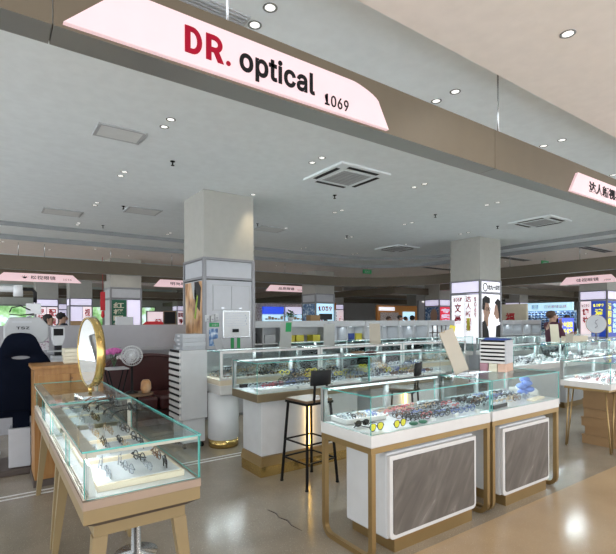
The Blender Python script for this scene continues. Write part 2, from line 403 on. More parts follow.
# ------------------------------------------------------------------ ceiling fittings
def downlight(x, y, z, label, power=0, spot=110, col=(1, 0.95, 0.88)):
    t = thing('downlight', label, 'ceiling light', (x, y, z), 0, 'recessed downlights')
    MB().lathe([(0.034, 0), (0.042, -0.004), (0.046, 0), (0.046, -0.001)], 20).build('trim_ring', M['steel'], t, (0, 0, -0.001))
    MB().lathe([(0.033, -0.002), (0.025, -0.005), (0.001, -0.006)], 16).build('lens', M['lamp'], t)
    if power:
        light('lamp', 'SPOT', (0, 0, -0.03), power * LAMP, col, (0, 0, 0), 0.12, spot=spot, parent=t)
for i, x in enumerate([1.43, 3.25, 5.08, 6.88, 8.7]):
    for j, y in enumerate([2.54, 4.44, 6.30, 8.15, 10.02]):
        for k, dy in enumerate((-0.1, 0.1)):
            if x == 3.25 and j == 2: continue
            downlight(x, y + dy, 3.4, '%s of a ceiling downlight pair, row %s from camera, column %s from left' % (('nearer', 'farther')[k], ORD[j], ORD[i]), 16 if k == 0 else 0, 140)
for i, (x, y) in enumerate([(2.93, 1.37), (5.0, 1.2), (0.9, 0.6), (7.2, 1.3)]):
    downlight(x, y, 3.22, 'bright single downlight in the warm near aisle ceiling, %s from right' % ORD[[1, 2, 3, 0][i]] if i else 'bright single downlight in the warm aisle ceiling at upper right', 45, 150)
for i, (x, y) in enumerate([(0.22, 11.9), (2.07, 11.9), (1.17, 12.6), (3.01, 12.6), (5.2, 12.3), (7.4, 12.3), (12.6, 7.7), (12.8, 3.9), (12.9, 5.6)]):
    downlight(x, y, 3.2, 'small downlight in the far lowered aisle ceiling, %s in line' % ORD[i], 30, 150)
for i, (x, y) in enumerate([(16.6, 9.2), (17.0, 4.0), (20, 8.6), (4, 17.2), (8, 17.5), (12.7, 17), (17.2, 16.6), (21, 16), (6, 20.8), (12.7, 11.9), (21, 5), (17, 24), (24, 21), (28, 14), (28, 26)]):  # extra spots with fixtures, added to brighten the dim far blocks
    downlight(x, y, 3.4 if i not in (5, 9, 11) else 3.2, 'added fill downlight over the distant stalls, %s counted from the right block' % ORD[i], 110, 150)
# wall-washer of the column
downlight(3.32, 6.20, 3.4 - 0.001, 'warm downlight grazing the near column face', 75, 62, (1, 0.82, 0.55))

def cassette(x, y, rz, label, s=0.42):
    t = thing('ceiling_air_conditioner', label, 'air conditioner', (x, y, 3.4), rz)
    MB().box(-s, s, -s, s, -0.03, 0).build('panel', M['ceil'], t, bevel=0.006)
    MB().box(-s * .55, s * .55, -s * .55, s * .55, -0.036, -0.0305).build('intake_grille', M['midgrey'], t)
    g = MB()
    for i in range(9): g.box(-s * .5, s * .5, -s * .5 + i * s * .12, -s * .5 + i * s * .12 + 0.012, -0.04, -0.036)
    g.build('grille_slats', M['grey'], t)
    for i in range(4):
        a = PI / 2 * i; T = Matrix.Rotation(a, 4, 'Z')
        MB().box(-s * .6, s * .6, s * .74, s * .88, -0.034, -0.0305, T=T).build('air_slot', M['blackp'], t)
cassette(3.93, 4.70, 0, 'square four-way ceiling air conditioner nearest the camera')
cassette(8.88, 4.70, 0, 'square four-way ceiling air conditioner above the right column')
cassette(8.96, 8.6, 0, 'square four-way ceiling air conditioner far off near centre')
def vent(x, y, hx, hy, label):
    t = thing('ceiling_access_panel', label, 'panel', (x, y, 3.4))
    MB().box(-hx, hx, -hy, hy, -0.012, 0).build('panel', M['ventp'], t)
    f = MB(); r = 0.03
    f.box(-hx - r, hx + r, -hy - r, -hy, -0.014, 0).box(-hx - r, hx + r, hy, hy + r, -0.014, 0).box(-hx - r, -hx, -hy, hy, -0.014, 0).box(hx, hx + r, -hy, hy, -0.014, 0)
    f.build('frame', M['midgrey'], t)
vent(1.10, 4.96, 0.2, 0.14, 'square access panel in ceiling at upper left')
vent(1.05, 9.1, 0.28, 0.2, 'flat ceiling vent far left')
vent(2.2, 8.2, 0.25, 0.2, 'flat ceiling vent beside the near column')
vent(4.85, 8.33, 0.28, 0.2, 'flat ceiling vent right of the near column')
t = thing('linear_air_grille', 'long white slatted air grille above the big shop sign', 'grille', (1.12, 2.68, 3.4))
MB().box(-0.5, 0.25, -0.1, 0.1, -0.01, 0).build('frame', M['white'], t)
g = MB()
for i in range(6): g.box(-0.48, 0.23, -0.085 + i * 0.03, -0.075 + i * 0.03, -0.022, -0.01)
g.build('slats', M['midgrey'], t)
for i, (x, y) in enumerate([(12.3, 5.1), (12.2, 7.2), (12.4, 10.0)]):
    t = thing('slot_diffuser', 'long black slot diffuser in the right aisle ceiling, %s from camera' % ORD[i], 'grille', (x, y, 3.2))
    MB().box(-0.75, 0.75, -0.13, 0.13, -0.012, 0).build('frame', M['midgrey'], t)
    MB().box(-0.7, 0.7, -0.1, -0.02, -0.016, -0.012).box(-0.7, 0.7, 0.02, 0.1, -0.016, -0.012).build('slot', M['black'], t)
for i, (x, y) in enumerate([(1.82, 5.46), (1.84, 8.05), (1.87, 9.9), (4.38, 5.52), (6.72, 5.49), (8.62, 5.44), (4.38, 8.0), (6.7, 8.0)]):
    t = thing('sprinkler', 'small black ceiling sprinkler, %s' % ['left of centre, nearest', 'left, second along its row', 'left, farthest of its row', 'right of the near air conditioner',
              'in middle of the ceiling', 'near the right column', 'far, right of near column', 'far, near centre'][i], 'sprinkler', (x, y, 3.4))
    MB().lathe([(0.03, 0), (0.03, -0.008), (0.01, -0.01), (0.008, -0.05)], 10).build('body', M['black'], t)
    MB().lathe([(0.02, -0.055), (0.022, -0.05)], 10).build('deflector', M['black'], t)
def rod(x, y, label, z0=2.9, z1=3.4):
    tag(MB().lathe([(0.007, 0), (0.007, z1 - z0)], 8).build('hanging_rod', M['steel'], loc=(x, y, z0)), label, 'rod')
rod(0.97, 2.075, 'steel rod holding the beam above the big shop sign', 2.895)
rod(3.30, 2.075, 'steel rod holding the beam right of the big shop sign', 2.895)
rod(5.9, 2.075, 'steel rod holding the beam near the right-edge sign', 2.895)
for i, x in enumerate([0.5, 1.0, 2.4, 3.9, 5.6, 7.4]):
    rod(x, 11.79, 'thin rod holding the far beam, %s from left' % ORD[i])
for i, y in enumerate([9.0, 7.0, 5.2]):
    rod(11.675, y, 'thin rod holding the right beam, %s from corner' % ORD[i])

# ------------------------------------------------------------------ shop signs
def sign(label, x0, x1, z0, z1, depth, face, chars, slant=0.12, m='sign', both=1):
    """chars: list of (body, u0, u1, v0, v1, material, bold)"""
    t = thing('shop_sign', label, 'sign')
    n = 8; h = z1 - z0
    poly = [(x0, z0), (x1, z0)]
    for i in range(n + 1):
        a = PI / 2 * i / n; poly.append((x1 - slant * 0.35 - slant * 0.65 * math.sin(a) ** 2 * 1.0 - slant * 0.3 * (1 - math.cos(a)), z0 + h * (0.62 + 0.38 * math.sin(a)))) if both == 1 else None
        if both == 2 and i == 0: poly.append((x1 - slant, z1))
    if both:
        poly += [(x0 + slant, z1)]
    else: poly += [(x0, z1)]
    if face == 'y': MB().prism(poly, depth - 0.025, depth - 0.0005, 'y').build('sign_panel', M[m], t)
    else: MB().prism([(-p[0], p[1]) for p in poly][::-1], depth - 0.025, depth - 0.0005, 'x').build('sign_panel', M[m], t)
    for c in chars: text(c[0], c[1], c[2], c[3], c[4], depth - 0.0255, face, M[c[5]], t, 'lettering', c[6])
    return t
sign('large pink lit shop sign with red and black lettering on near beam', 0.234, 1.99, 2.612, 2.825, 2.0, 'y',
     [('.', 0.915, 0.938, 2.660, 2.682, 'red', 0.05), ('optical', 0.985, 1.432, 2.632, 2.778, 'ink', 0.022),
      ('1069', 1.500, 1.668, 2.634, 2.696, 'ink', 0.008)], 0.22)
sign('pink lit shop sign cut by the right edge of the photo', 4.27, 6.0, 2.612, 2.80, 2.0, 'y',
     [('达人新视界', 4.62, 5.33, 2.655, 2.76, 'ink', 0.03), ('1068', 5.5, 5.65, 2.64, 2.7, 'ink', 0.02)], 0.14)
def stroke(b, pts, w_, y):   # flat stroke in the XZ plane
    n = len(pts); L_ = []; R_ = []
    for i in range(n):
        a = Vector(pts[max(i - 1, 0)]); c = Vector(pts[min(i + 1, n - 1)]); d = (c - a).normalized(); nn = Vector((-d.y, d.x)) * w_ / 2; p = Vector(pts[i])
        L_.append(p + nn); R_.append(p - nn)
    for i in range(n - 1): b.prism([tuple(L_[i]), tuple(L_[i + 1]), tuple(R_[i + 1]), tuple(R_[i])], y - .004, y, 'y')
big = [o for o in C.objects if o.name == 'shop_sign'][0]
b = MB(); sw = .026; x0, z0, z1 = .715, 2.658, 2.778; zt, zb = z1 - sw * .42, z0 + sw * .42
b.prism([(x0, z0), (x0 + sw, z0), (x0 + sw, z1), (x0, z1)], 1.9705, 1.9745, 'y')
cz = (zt + zb) / 2; rr_ = (zt - zb) / 2
stroke(b, [(x0 + sw * .5, zt), (x0 + .035, zt)] + [(x0 + .035 + .034 * math.sin(PI * i / 12), cz + rr_ * math.cos(PI * i / 12)) for i in range(13)] + [(x0 + sw * .5, zb)], sw * .88, 1.9743)
b.build('lettering', M['red'], big)
b = MB(); x0 = .815
b.prism([(x0, z0), (x0 + sw, z0), (x0 + sw, z1), (x0, z1)], 1.9705, 1.9745, 'y')
zm = z0 + .052; cz = (zt + zm) / 2; rr_ = (zt - zm) / 2
stroke(b, [(x0 + sw * .5, zt), (x0 + .035, zt)] + [(x0 + .040 + .030 * math.sin(PI * i / 12), cz + rr_ * math.cos(PI * i / 12)) for i in range(13)] + [(x0 + sw * .5, zm)], sw * .88, 1.9743)
b.prism([(x0 + .058, z0), (x0 + .088, z0), (x0 + .062, z0 + .052), (x0 + .032, z0 + .052)], 1.9702, 1.9742, 'y')
b.build('lettering', M['red'], big)
# sign helper numbers: far beam at Y=13.8
sign('pink lit sign with bird emblem and eyewear lettering at far left', 0.05, 2.05, 2.50, 2.71, 13.8, 'y',
     [('松视眼镜', 0.85, 1.42, 2.56, 2.66, 'ink', 0.01), ('1036', 1.6, 1.8, 2.56, 2.61, 'ink', 0.0)], 0.22, both=2)
b = MB()
for i in range(5): b.prism([(0.72 + 0.1 * math.cos(R(20 + i * 35)) * s_, 2.61 + 0.05 * math.sin(R(20 + i * 35)) * s_) for s_ in (1,)] + [(0.70, 2.575), (0.74, 2.575)], 13.767, 13.772, 'y')
o = b.build('emblem', M['ink'], [x for x in C.objects if x.name.startswith('shop_sign')][-1])
def far_sign(px_label, x0, x1, depth, face, body, num, z0=2.5, z1=2.72):
    w_ = x1 - x0
    sign(px_label, x0, x1, z0, z1, depth, face, [(body, x0 + .3 * w_, x0 + .68 * w_, z0 + .06, z1 - .06, 'ink', 0.01), (num, x0 + .76 * w_, x0 + .87 * w_, z0 + .05, z0 + .1, 'ink', 0)], 0.2, both=2)
far_sign('pink lit sign on far beam just right of near column', 7.85, 9.6, 13.8, 'y', '品质眼镜', '1035')
far_sign('pink lit sign partly hidden behind left side of near column', 4.0, 5.7, 13.8, 'y', '明亮眼镜', '1037')
far_sign('small pink lit sign far off above the central displays', 14.6, 16.5, 11.25, 'y', '光明眼镜', '1040')
far_sign('pink lit sign on right beam just behind the right column', -6.9, -5.3, 14.2, 'x', '佳视眼镜', '1058')
far_sign('pink lit sign deeper in, left of the right column', 19.5, 21.4, 13.8, 'y', '美视眼镜', '1042')
far_sign('tiny pink lit sign far behind, near numbered lightbox', 9.3, 11.0, 22.3, 'y', '亮眼眼镜', '1041')

# ------------------------------------------------------------------ columns
def col_shaft(t, x, y, w_):
    MB().box(x, x + w_, y, y + w_, 2.4, 3.399).build('shaft', M['colpaint'], t, bevel=0.006)
def clad(t, x, y, w_, zt, lit=None, band_m='panel'):
    e = 0.014; fr = MB()
    x0, x1, y0, y1 = x - e, x + w_ + e, y - e, y + w_ + e
    for cx, cy in ((x0, y0), (x1 - .05, y0), (x0, y1 - .05), (x1 - .05, y1 - .05)): fr.box(cx, cx + .05, cy, cy + .05, 0, zt)
    for z in (zt - .035, zt - .32, 0.0):
        fr.box(x0 + .05, x1 - .05, y0, y0 + .04, z, z + .035).box(x0 + .05, x1 - .05, y1 - .04, y1, z, z + .035)
        fr.box(x0, x0 + .04, y0 + .05, y1 - .05, z, z + .035).box(x1 - .04, x1, y0 + .05, y1 - .05, z, z + .035)
    fr.box(x0 + .05, x1 - .05, y0 + .05, y1 - .05, zt - .02, zt)
    fr.build('cladding_frame', M['frame'], t)
    MB().box(x0 + .02, x1 - .02, y0 + .02, y1 - .02, 0.03, zt - .335).build('cladding_panel', M['panel'], t)
    MB().box(x0 + .02, x1 - .02, y0 + .02, y1 - .02, zt - .284, zt - .04).build('header_panel', M[band_m], t)
    return x0 + .02, y0 + .02
W = 0.83
t1 = thing('column', 'large square column with whiteboard and grey-framed cladding', 'column')
col_shaft(t1, 2.57, 6.34, W); cx, cy = clad(t1, 2.57, 6.34, W, 2.4)
# poster on its left (-X) face
ps = MB().box(cx - .006, cx - .0005, 6.40, 7.11, 0.9, 2.05); pst = ps.build('poster', M['posterwarm'], t1)
f = MB()
f.prism([(-6.5, 1.6), (-6.45, 1.95), (-6.55, 2.05), (-6.7, 2.05), (-6.72, 1.85), (-6.66, 1.7)], 0, .003, 'x', T=Matrix.Translation((cx - .0095, 0, 0)) @ Matrix.Scale(-1, 4, (0, 1, 0)))
f.build('dark_hair', M['hair'], t1)
f = MB(); f.prism([(6.6, 1.75), (6.72, 2.05), (6.85, 2.05), (6.75, 1.8)], cx - .0095, cx - .0065, 'x'); f.build('silver_shape', M['midgrey'], t1)
f = MB(); f.prism([(6.72, 1.5), (6.6, 1.85), (6.56, 1.82), (6.66, 1.48)], cx - .012, cx - .0098, 'x'); f.build('green_stripe', mat('lime', (0.3, 0.45, 0.04)), t1)
# small doors on its front face
for i, (a, c) in enumerate(((2.72, 3.005), (3.015, 3.31))):
    sd = MB().box(a, c, cy - .012, cy - .0005, 1.62, 1.98).build('small_door', M['panel'], t1, bevel=.003)
    MB().box(a + .12, a + .17, cy - .022, cy - .0125, 1.64, 1.655).build('door_handle', M['steel'], sd)
fr = MB().box(2.705, 3.325, cy - .006, cy - .0004, 1.605, 1.995); fr.build('door_surround', M['midgrey'], t1)

t2 = thing('column', 'large square column with eyewear posters at right', 'column')
col_shaft(t2, 9.31, 6.32, W); cx2, cy2 = clad(t2, 9.31, 6.32, W, 2.4, band_m='lit_lav')
# its left face: two lightboxes with writing
MB().box(cx2 - .006, cx2 - .0005, 6.75, 7.12, 0.9, 2.05).build('lightbox', M['lit'], t2)
MB().box(cx2 - .006, cx2 - .0005, 6.36, 6.73, 0.9, 2.05).build('lightbox', M['lit'], t2)
text('1057', -7.06, -6.82, 1.90, 2.0, cx2 - .007, 'x', M['red'], t2, bold=.02)
vtext('文豪', -7.04, -6.84, 1.32, 1.86, cx2 - .007, 'x', M['red'], t2, .03)
vtext('达人新视界', -6.72, -6.56, 1.15, 2.03, cx2 - .007, 'x', M['red'], t2, .02)
vtext('1069', -6.48, -6.42, 1.5, 2.0, cx2 - .007, 'x', M['red'], t2, .02)
MB().box(cx2 - .012, cx2 - .0075, 6.60, 6.68, 1.2, 1.5).build('yellow_tag', M['yellow'], t2)
# its front face: black header and portrait poster
MB().box(cx2 + .04, 10.12, cy2 - .008, cy2 - .0005, 2.10, 2.35).build('header_card', M['lit'], t2)
text('林九十目镜', 9.62, 10.09, 2.16, 2.29, cy2 - .009, 'y', M['ink'], t2, bold=.04)
o = MB().tube([(9.5 + .08 * math.cos(i * PI / 8), cy2 - .012, 2.225 + .09 * math.sin(i * PI / 8)) for i in range(16)], .012, 5, closed=True).build('round_emblem', M['ink'], t2)
MB().box(cx2 + .04, 10.12, cy2 - .008, cy2 - .0005, 0.9, 2.06).build('poster', M['lit'], t2)  # poster background given a glow so it shows white instead of grey
def ell(cx_, cz, rx, rz, n=20): return [(cx_ + rx * math.cos(2 * PI * i / n), cz + rz * math.sin(2 * PI * i / n)) for i in range(n)]
b = MB(); b.prism(ell(9.55, 1.68, .13, .2), cy2 - .012, cy2 - .009, 'y').prism([(9.66, 1.68), (9.715, 1.62), (9.66, 1.58)], cy2 - .012, cy2 - .009, 'y')
b.prism([(9.45, 1.55), (9.62, 1.55), (9.62, 1.3), (9.42, 1.3)], cy2 - .0119, cy2 - .009, 'y')
b.prism(ell(9.98, 1.66, .12, .19), cy2 - .012, cy2 - .009, 'y').prism([(9.87, 1.66), (9.82, 1.6), (9.87, 1.56)], cy2 - .0115, cy2 - .009, 'y')
b.build('portrait_skin', M['skin'], t2)
b = MB(); b.prism([(9.37, 1.7), (9.38, 1.95), (9.5, 2.03), (9.68, 1.97), (9.68, 1.84), (9.5, 1.86), (9.46, 1.68)], cy2 - .014, cy2 - .0122, 'y')
b.prism([(10.115, 1.4), (10.115, 1.9), (10.0, 1.97), (9.86, 1.86), (9.98, 1.8), (10.04, 1.6), (10.06, 1.4)], cy2 - .014, cy2 - .0122, 'y')
b.prism([(9.37, .95), (9.37, 1.4), (9.48, 1.45), (9.62, 1.2), (9.66, .95)], cy2 - .014, cy2 - .0122, 'y')
b.prism([(9.9, .95), (9.93, 1.3), (10.11, 1.35), (10.11, .95)], cy2 - .014, cy2 - .0122, 'y')
b.build('portrait_dark_shapes', M['hair'], t2)
b = MB()
for ex in (9.56, 9.66): b.tube([(ex + .045 * math.cos(i * PI / 6), cy2 - .016, 1.71 + .035 * math.sin(i * PI / 6)) for i in range(12)], .005, 4, closed=True)
b.build('portrait_glasses', M['blackp'], t2)

t3 = thing('column', 'square column at far right with blue and white vertical signs', 'column')
col_shaft(t3, 16.05, 6.34, W); cx3, cy3 = clad(t3, 16.05, 6.34, W, 2.4, band_m='lit_lav')
MB().box(cx3 - .006, cx3 - .0005, 6.82, 7.13, 0.9, 2.05).build('lightbox', M['lit_pink'], t3)
MB().box(cx3 - .006, cx3 - .0005, 6.36, 6.80, 0.9, 2.05).build('lightbox', M['lit_deep'], t3)
text('1080', -7.10, -6.86, 1.86, 1.96, cx3 - .007, 'x', M['ink'], t3, bold=.01)
vtext('博妆', -7.08, -6.88, 1.3, 1.82, cx3 - .007, 'x', M['red2'], t3, .04)
text('1079', -6.74, -6.44, 1.87, 1.96, cx3 - .007, 'x', M['yellow_text'], t3, bold=.02)
vtext('清阳', -6.70, -6.46, 1.3, 1.80, cx3 - .007, 'x', M['yellow_text'], t3, .04)
MB().box(cx3 + .02, 16.88, cy3 - .008, cy3 - .0005, 0.9, 2.05).build('lightbox', M['lit_deep'], t3)
vtext('清阳眼镜', 16.12, 16.34, 1.0, 1.98, cy3 - .009, 'y', M['yellow_text'], t3, .03)
vtext('专业验光配镜', 16.45, 16.80, 1.0, 1.98, cy3 - .009, 'y', M['lit_sky'], t3, .02)

def far_col(label, x, y, spec_left, spec_front, band_m='lit_lav'):
    t = thing('column', label, 'column'); col_shaft(t, x, y, W); a, c = clad(t, x, y, W, 2.4, band_m=band_m)
    for (m, s, tm, f0, f1) in spec_left:     # -X face, f0..f1 from the near edge
        MB().box(a - .006, a - .0005, y + f0 * W, y + f1 * W, 0.9, 2.05).build('lightbox', M[m], t)
        if s: vtext(s, -(y + f1 * W) + .06, -(y + f0 * W) - .06, 1.25, 1.98, a - .007, 'x', M[tm], t, .03)
    for (m, s, tm, f0, f1) in spec_front:
        MB().box(x + f0 * W, x + f1 * W, c - .006, c - .0005, 0.9, 2.05).build('lightbox', M[m], t)
        if s: vtext(s, x + f0 * W + .06, x + f1 * W - .06, 1.25, 1.98, c - .007, 'y', M[tm], t, .03)
    return t, a, c
far_col('square column with green poster behind left partition', 2.69, 13.3, [], [('dgreen', '红枫眼镜', 'cream', 0.02, 0.5), ('lit_lav', None, 'red', 0.54, 0.98)], 'panel')
tc, a, c = far_col('square column with glowing red numbered lightbox near centre', 9.25, 12.75, [('photocool', None, 'ink', 0.05, 0.95)], [('lit_sky', None, 'red2', 0.04, 0.97)], 'panel')
text('1039', 9.37, 9.97, 1.80, 1.96, c - .007, 'y', M['red2'], tc, bold=.03); text('视康', 9.35, 9.98, 1.25, 1.68, c - .007, 'y', M['red2'], tc, bold=.03)
tc, a, c = far_col('square column with red panel and face poster, left of right column', 16.4, 13.2, [('photocool', None, 'ink', 0.03, 0.97)], [('lit_red', '专卖店', 'lit_lav', 0.06, 0.97)])
b = MB(); b.prism(ell(13.5, 1.65, .2, .32), a - .012, a - .008, 'x'); b.build('portrait_skin', M['skin'], tc)
far_col('far column with lavender and pink lightboxes at left', 2.57, 20.2, [], [('lit_lav', None, 'red', 0.02, 0.55), ('lit_pink', '视光', 'red2', 0.58, 0.97)])
far_col('distant column with red characters behind seated person', 1.5, 21.6, [], [('lit_pink', '眼镜城', 'red2', 0.02, 0.46), ('lit_pink', '配镜', 'red2', 0.5, 0.97)])
far_col('distant column with pale lightboxes and small face poster', 16.0, 20.4, [('lit_pink', '眼镜', 'red2', .05, .95)], [('lit', '北光', 'bluecard', 0.02, 0.46), ('lit_pink', '美瞳', 'red2', 0.5, 0.97)])
far_col('distant column with yellow sign near centre', 22.8, 20.2, [], [('lit', None, 'ink', 0.02, 0.97)], 'yellow')
far_col('distant thin column with maroon lettering right of right column', 22.9, 13.2, [('lit', None, 'ink', 0.1, 0.9)], [('leather', '名品眼镜', 'lit_pink', 0.05, 0.95)])
far_col('distant column left with lavender lightboxes near windows', 2.5, 27.0, [], [('lit_lav', '镜', 'ink', 0.02, 0.97)])
far_col('distant column seen left of near column by windows', 9.3, 27.2, [], [('lit_pink', '眼科', 'red2', 0.02, 0.97)])

# ------------------------------------------------------------------ partitions and shelf walls
struct('wall_partition', MB().box(-.4, 2.53, 7.0, 7.1, 0, 1.40).box(-.4, 2.53, 6.93, 7.0, 1.02, 1.07), M['partition'])
def shelf_unit(x, y, wd, label, kind, zt=1.45):
    t = thing('display_shelf_unit', label, 'shelf', (x, y, 0))
    b = MB().box(0, wd, 0, .35, zt - .12, zt).box(0, .03, 0, .35, 0, zt - .12).box(wd - .03, wd, 0, .35, 0, zt - .12).box(.03, wd - .03, .33, .35, 0, zt - .12)
    b.box(.03, wd - .03, 0.01, .33, 0, .75)
    b.build('carcass', M['white'], t)
    if kind != 'plain': MB().box(wd / 2 - .012, wd / 2 + .012, .01, .33, .75, zt - .12).build('divider', M['white'], t)
    MB().box(.03, wd - .03, .02, .33, 1.03, 1.05).build('shelf', M['gloss_white'], t)
    if kind == 'lit':
        for q in (.25, .75):
            MB().lathe([(.025, -.012), (.028, 0)], 12, (wd * q, .2, zt - .12)).build('puck_light', M['led'], t)
        light('shelf_lamp', 'AREA', (wd / 2, .15, zt - .14), 0.9, (.80, .92, 1), (0, 0, 0), wd * .8, .05, parent=t)
    if kind == 'grid':
        g = MB()
        for i in range(1, 6): g.box(wd * i / 6 - .008, wd * i / 6 + .008, 0, .02, .75, zt - .12)
        g.box(.03, wd - .03, 0, .02, 1.15, 1.17)
        g.build('grid_bars', M['dark'], t)
        light('shelf_lamp', 'AREA', (wd / 2, .2, zt - .14), 1.6, (.9, .97, 1), (0, 0, 0), wd * .8, .05, parent=t)
    return t
kinds = ['box', 'plain', 'lit', 'lit', 'lit', 'grid']
for i in range(6):
    shelf_unit(3.46 + i * .97, 7.0, .96, 'white display shelf unit behind the cases, %s from near column' % ORD[i], kinds[i])
for i in range(3):
    shelf_unit(10.3 + i * 1.0, 7.0, .99, 'white lit shelf unit right of right column, %s along' % ORD[i], 'lit')

# ================================================================== EYEGLASSES
def rim_pts(shape, cx, n=14):
    w_, h = {'round': (.023, .022), 'square': (.027, .018), 'oval': (.027, .019), 'aviator': (.028, .023)}[shape]
    p = []
    for i in range(n):
        a = 2 * PI * i / n; ca, sa = math.cos(a), math.sin(a)
        e = 0.55 if shape == 'square' else (0.85 if shape == 'aviator' else 1)
        x = math.copysign(abs(ca) ** e, ca) * w_; z = math.copysign(abs(sa) ** e, sa) * h
        if shape == 'aviator' and z < 0: x *= 0.82
        p.append((cx + x, 0, z + h + .002))
    return p
def front_mb(shape, r, n=14, k=5):
    b = MB()
    for sx in (-1, 1): b.tube(rim_pts(shape, sx * .034, n), r, k, closed=True, up=(0, 1, 0))
    b.tube([(-.010, 0, .028), (-.004, -.002, .032), (.004, -.002, .032), (.010, 0, .028)], r, k)
    for sx in (-1, 1): b.box(min(sx * .058, sx * .068), max(sx * .058, sx * .068), -.001, .004, .026, .032)
    return b
def temple_mb(sx, r, opened):
    b = MB()
    if opened: b.tube([(sx * .067, .002, .029), (sx * .068, .09, .028), (sx * .066, .115, .020), (sx * .064, .135, .004)], [r, r, r * 1.3, r * 1.1], 5)
    else:
        y = .006 if sx < 0 else .011
        b.tube([(sx * .066, .002, .029), (sx * .060, y, .028), (-sx * .03, y + .001, .026), (-sx * .045, y + .002, .012)], [r, r, r * 1.3, r * 1.1], 5)
    return b
def lens_mb(shape, sx):
    p = [(q[0], q[2]) for q in rim_pts(shape, sx * .034)]
    return MB().prism(p, -.0008, .0008, 'y')
GM = {}
def gmesh(kind, shape, colr, lens, opened):
    key = (kind, shape, colr, lens, opened)
    if key not in GM:
        r = .0017 if colr in ('silver', 'gold') else .0027
        if kind == 'frame': GM[key] = front_mb(shape, r).mesh('frame', [FR[colr]])
        elif kind == 'temple-1': GM[key] = temple_mb(-1, r, opened).mesh('temple', [FR[colr]])
        elif kind == 'temple1': GM[key] = temple_mb(1, r, opened).mesh('temple', [FR[colr]])
        elif kind == 'lens-1': GM[key] = lens_mb(shape, -1).mesh('lens', [M[lens]])
        elif kind == 'lens1': GM[key] = lens_mb(shape, 1).mesh('lens', [M[lens]])
        elif kind == 'all':
            b = front_mb(shape, r * 1.15, 10, 4)
            for s in (-1, 1):
                t = temple_mb(s, r, opened); b.add(t.v, t.f)
                l = lens_mb(shape, s); b.add(l.v, l.f, 1)
            GM[key] = b.mesh('eyeglasses', [FR[colr], M[lens]])
    return GM[key]
NG = [0]
def glasses(loc, rz, shape, colr, label, group, detailed, opened=False, lens='lens', tilt=0.0, name='eyeglasses', cat='eyeglasses'):
    NG[0] += 1
    if detailed:
        t = thing(name, label, cat, loc, 0, group, rot=(tilt, 0, rz))
        for part in ('frame', 'lens-1', 'lens1', 'temple-1', 'temple1'):
            nm = part.rstrip('1').rstrip('-')
            me = gmesh(part, shape, colr, lens, opened)
            o = bpy.data.objects.new(nm, me); C.objects.link(o); o.parent = t
            if nm == 'lens' and lens == 'lens_yellow': o['label'] = 'yellow lens'
    else:
        t = bpy.data.objects.new(name, gmesh('all', shape, colr, lens, opened)); C.objects.link(t)
        t.location = loc; t.rotation_euler = (tilt, 0, rz); tag(t, label, cat, group)
    return t
COLW = ['silver', 'silver', 'gold', 'black', 'black', 'black', 'tortoiseshell', 'blue', 'clear', 'silver', 'clear', 'red']
SH = ['round', 'square', 'oval', 'aviator']
def glasses_grid(x0, x1, y0, y1, z, nx, ny, place, group, detailed=False, rz=0.0, colors=COLW, jit=0.12, opened=False, tilt=0.0, lens='lens', zf=None, xdir='left'):
    for j in range(ny):
        for i in range(nx):
            x = x0 + (x1 - x0) * (i + .5) / nx; y = y0 + (y1 - y0) * (j + .5) / ny
            c = random.choice(colors); s = random.choice(SH)
            zz = z if zf is None else zf(x, y)
            glasses((x, y, zz), rz + random.uniform(-jit, jit), s, c, '%s %s glasses, %s row from front, %s from left, %s' % (c, s, ORD[j], ORD[i], place), group, detailed, opened, lens, tilt)

# ================================================================== GLASS CASES
def pane(root, x0, x1, y0, y1, z0, z1, name='glass_panel'):
    d = (x1 - x0, y1 - y0, z1 - z0); k = d.index(min(d))
    # edges get the green edge material, the two big faces stay clear
    big = {0: (3, 5), 1: (2, 4), 2: (0, 1)}[k]
    ms = {i: 1 for i in range(6) if i not in big}
    return MB().box(x0, x1, y0, y1, z0, z1, ms=ms).build(name, [M['glass'], M['edge']], root)
def glass_box(root, L, D, z0, z1, back='rear', th=0.007, led=14, ledc=(0.86, 0.95, 1.0), ends=True, nmid=0, ledname='led_light'):
    """closed glass top box, local origin front left corner, front is -Y"""
    pane(root, 0, L, 0, th, z0, z1 - th - .0005)
    pane(root, 0, th, th + .0005, D - .03, z0, z1 - th - .0005)
    pane(root, L - th, L, th + .0005, D - .03, z0, z1 - th - .0005)
    pane(root, -.003, L + .003, -.003, D - .02, z1 - th, z1, 'glass_top')
    f = MB()
    f.box(0, .035, D - .03, D, z0, z1).box(L - .035, L, D - .03, D, z0, z1)
    f.box(.035, L - .035, D - .02, D, z1 - .03, z1).box(.035, L - .035, D - .03, D, z0, z0 + .03)
    for i in range(nmid):
        x = L * (i + 1) / (nmid + 1); f.box(x - .015, x + .015, D - .03, D, z0 + .03, z1 - .03)
    f.build('rear_frame', M[back], root)
    pane(root, .036, L - .036, D - .014, D - .009, z0 + .031, z1 - .031, 'rear_door')
    MB().box(.04, L - .04, D - .045, D - .031, z1 - .022, z1 - .0085).build('led_strip', M['led'], root)
    if led: light(ledname, 'AREA', (L / 2, D - .05, z1 - .024), led, ledc, (R(-28), 0, 0), L - .1, .015, parent=root)

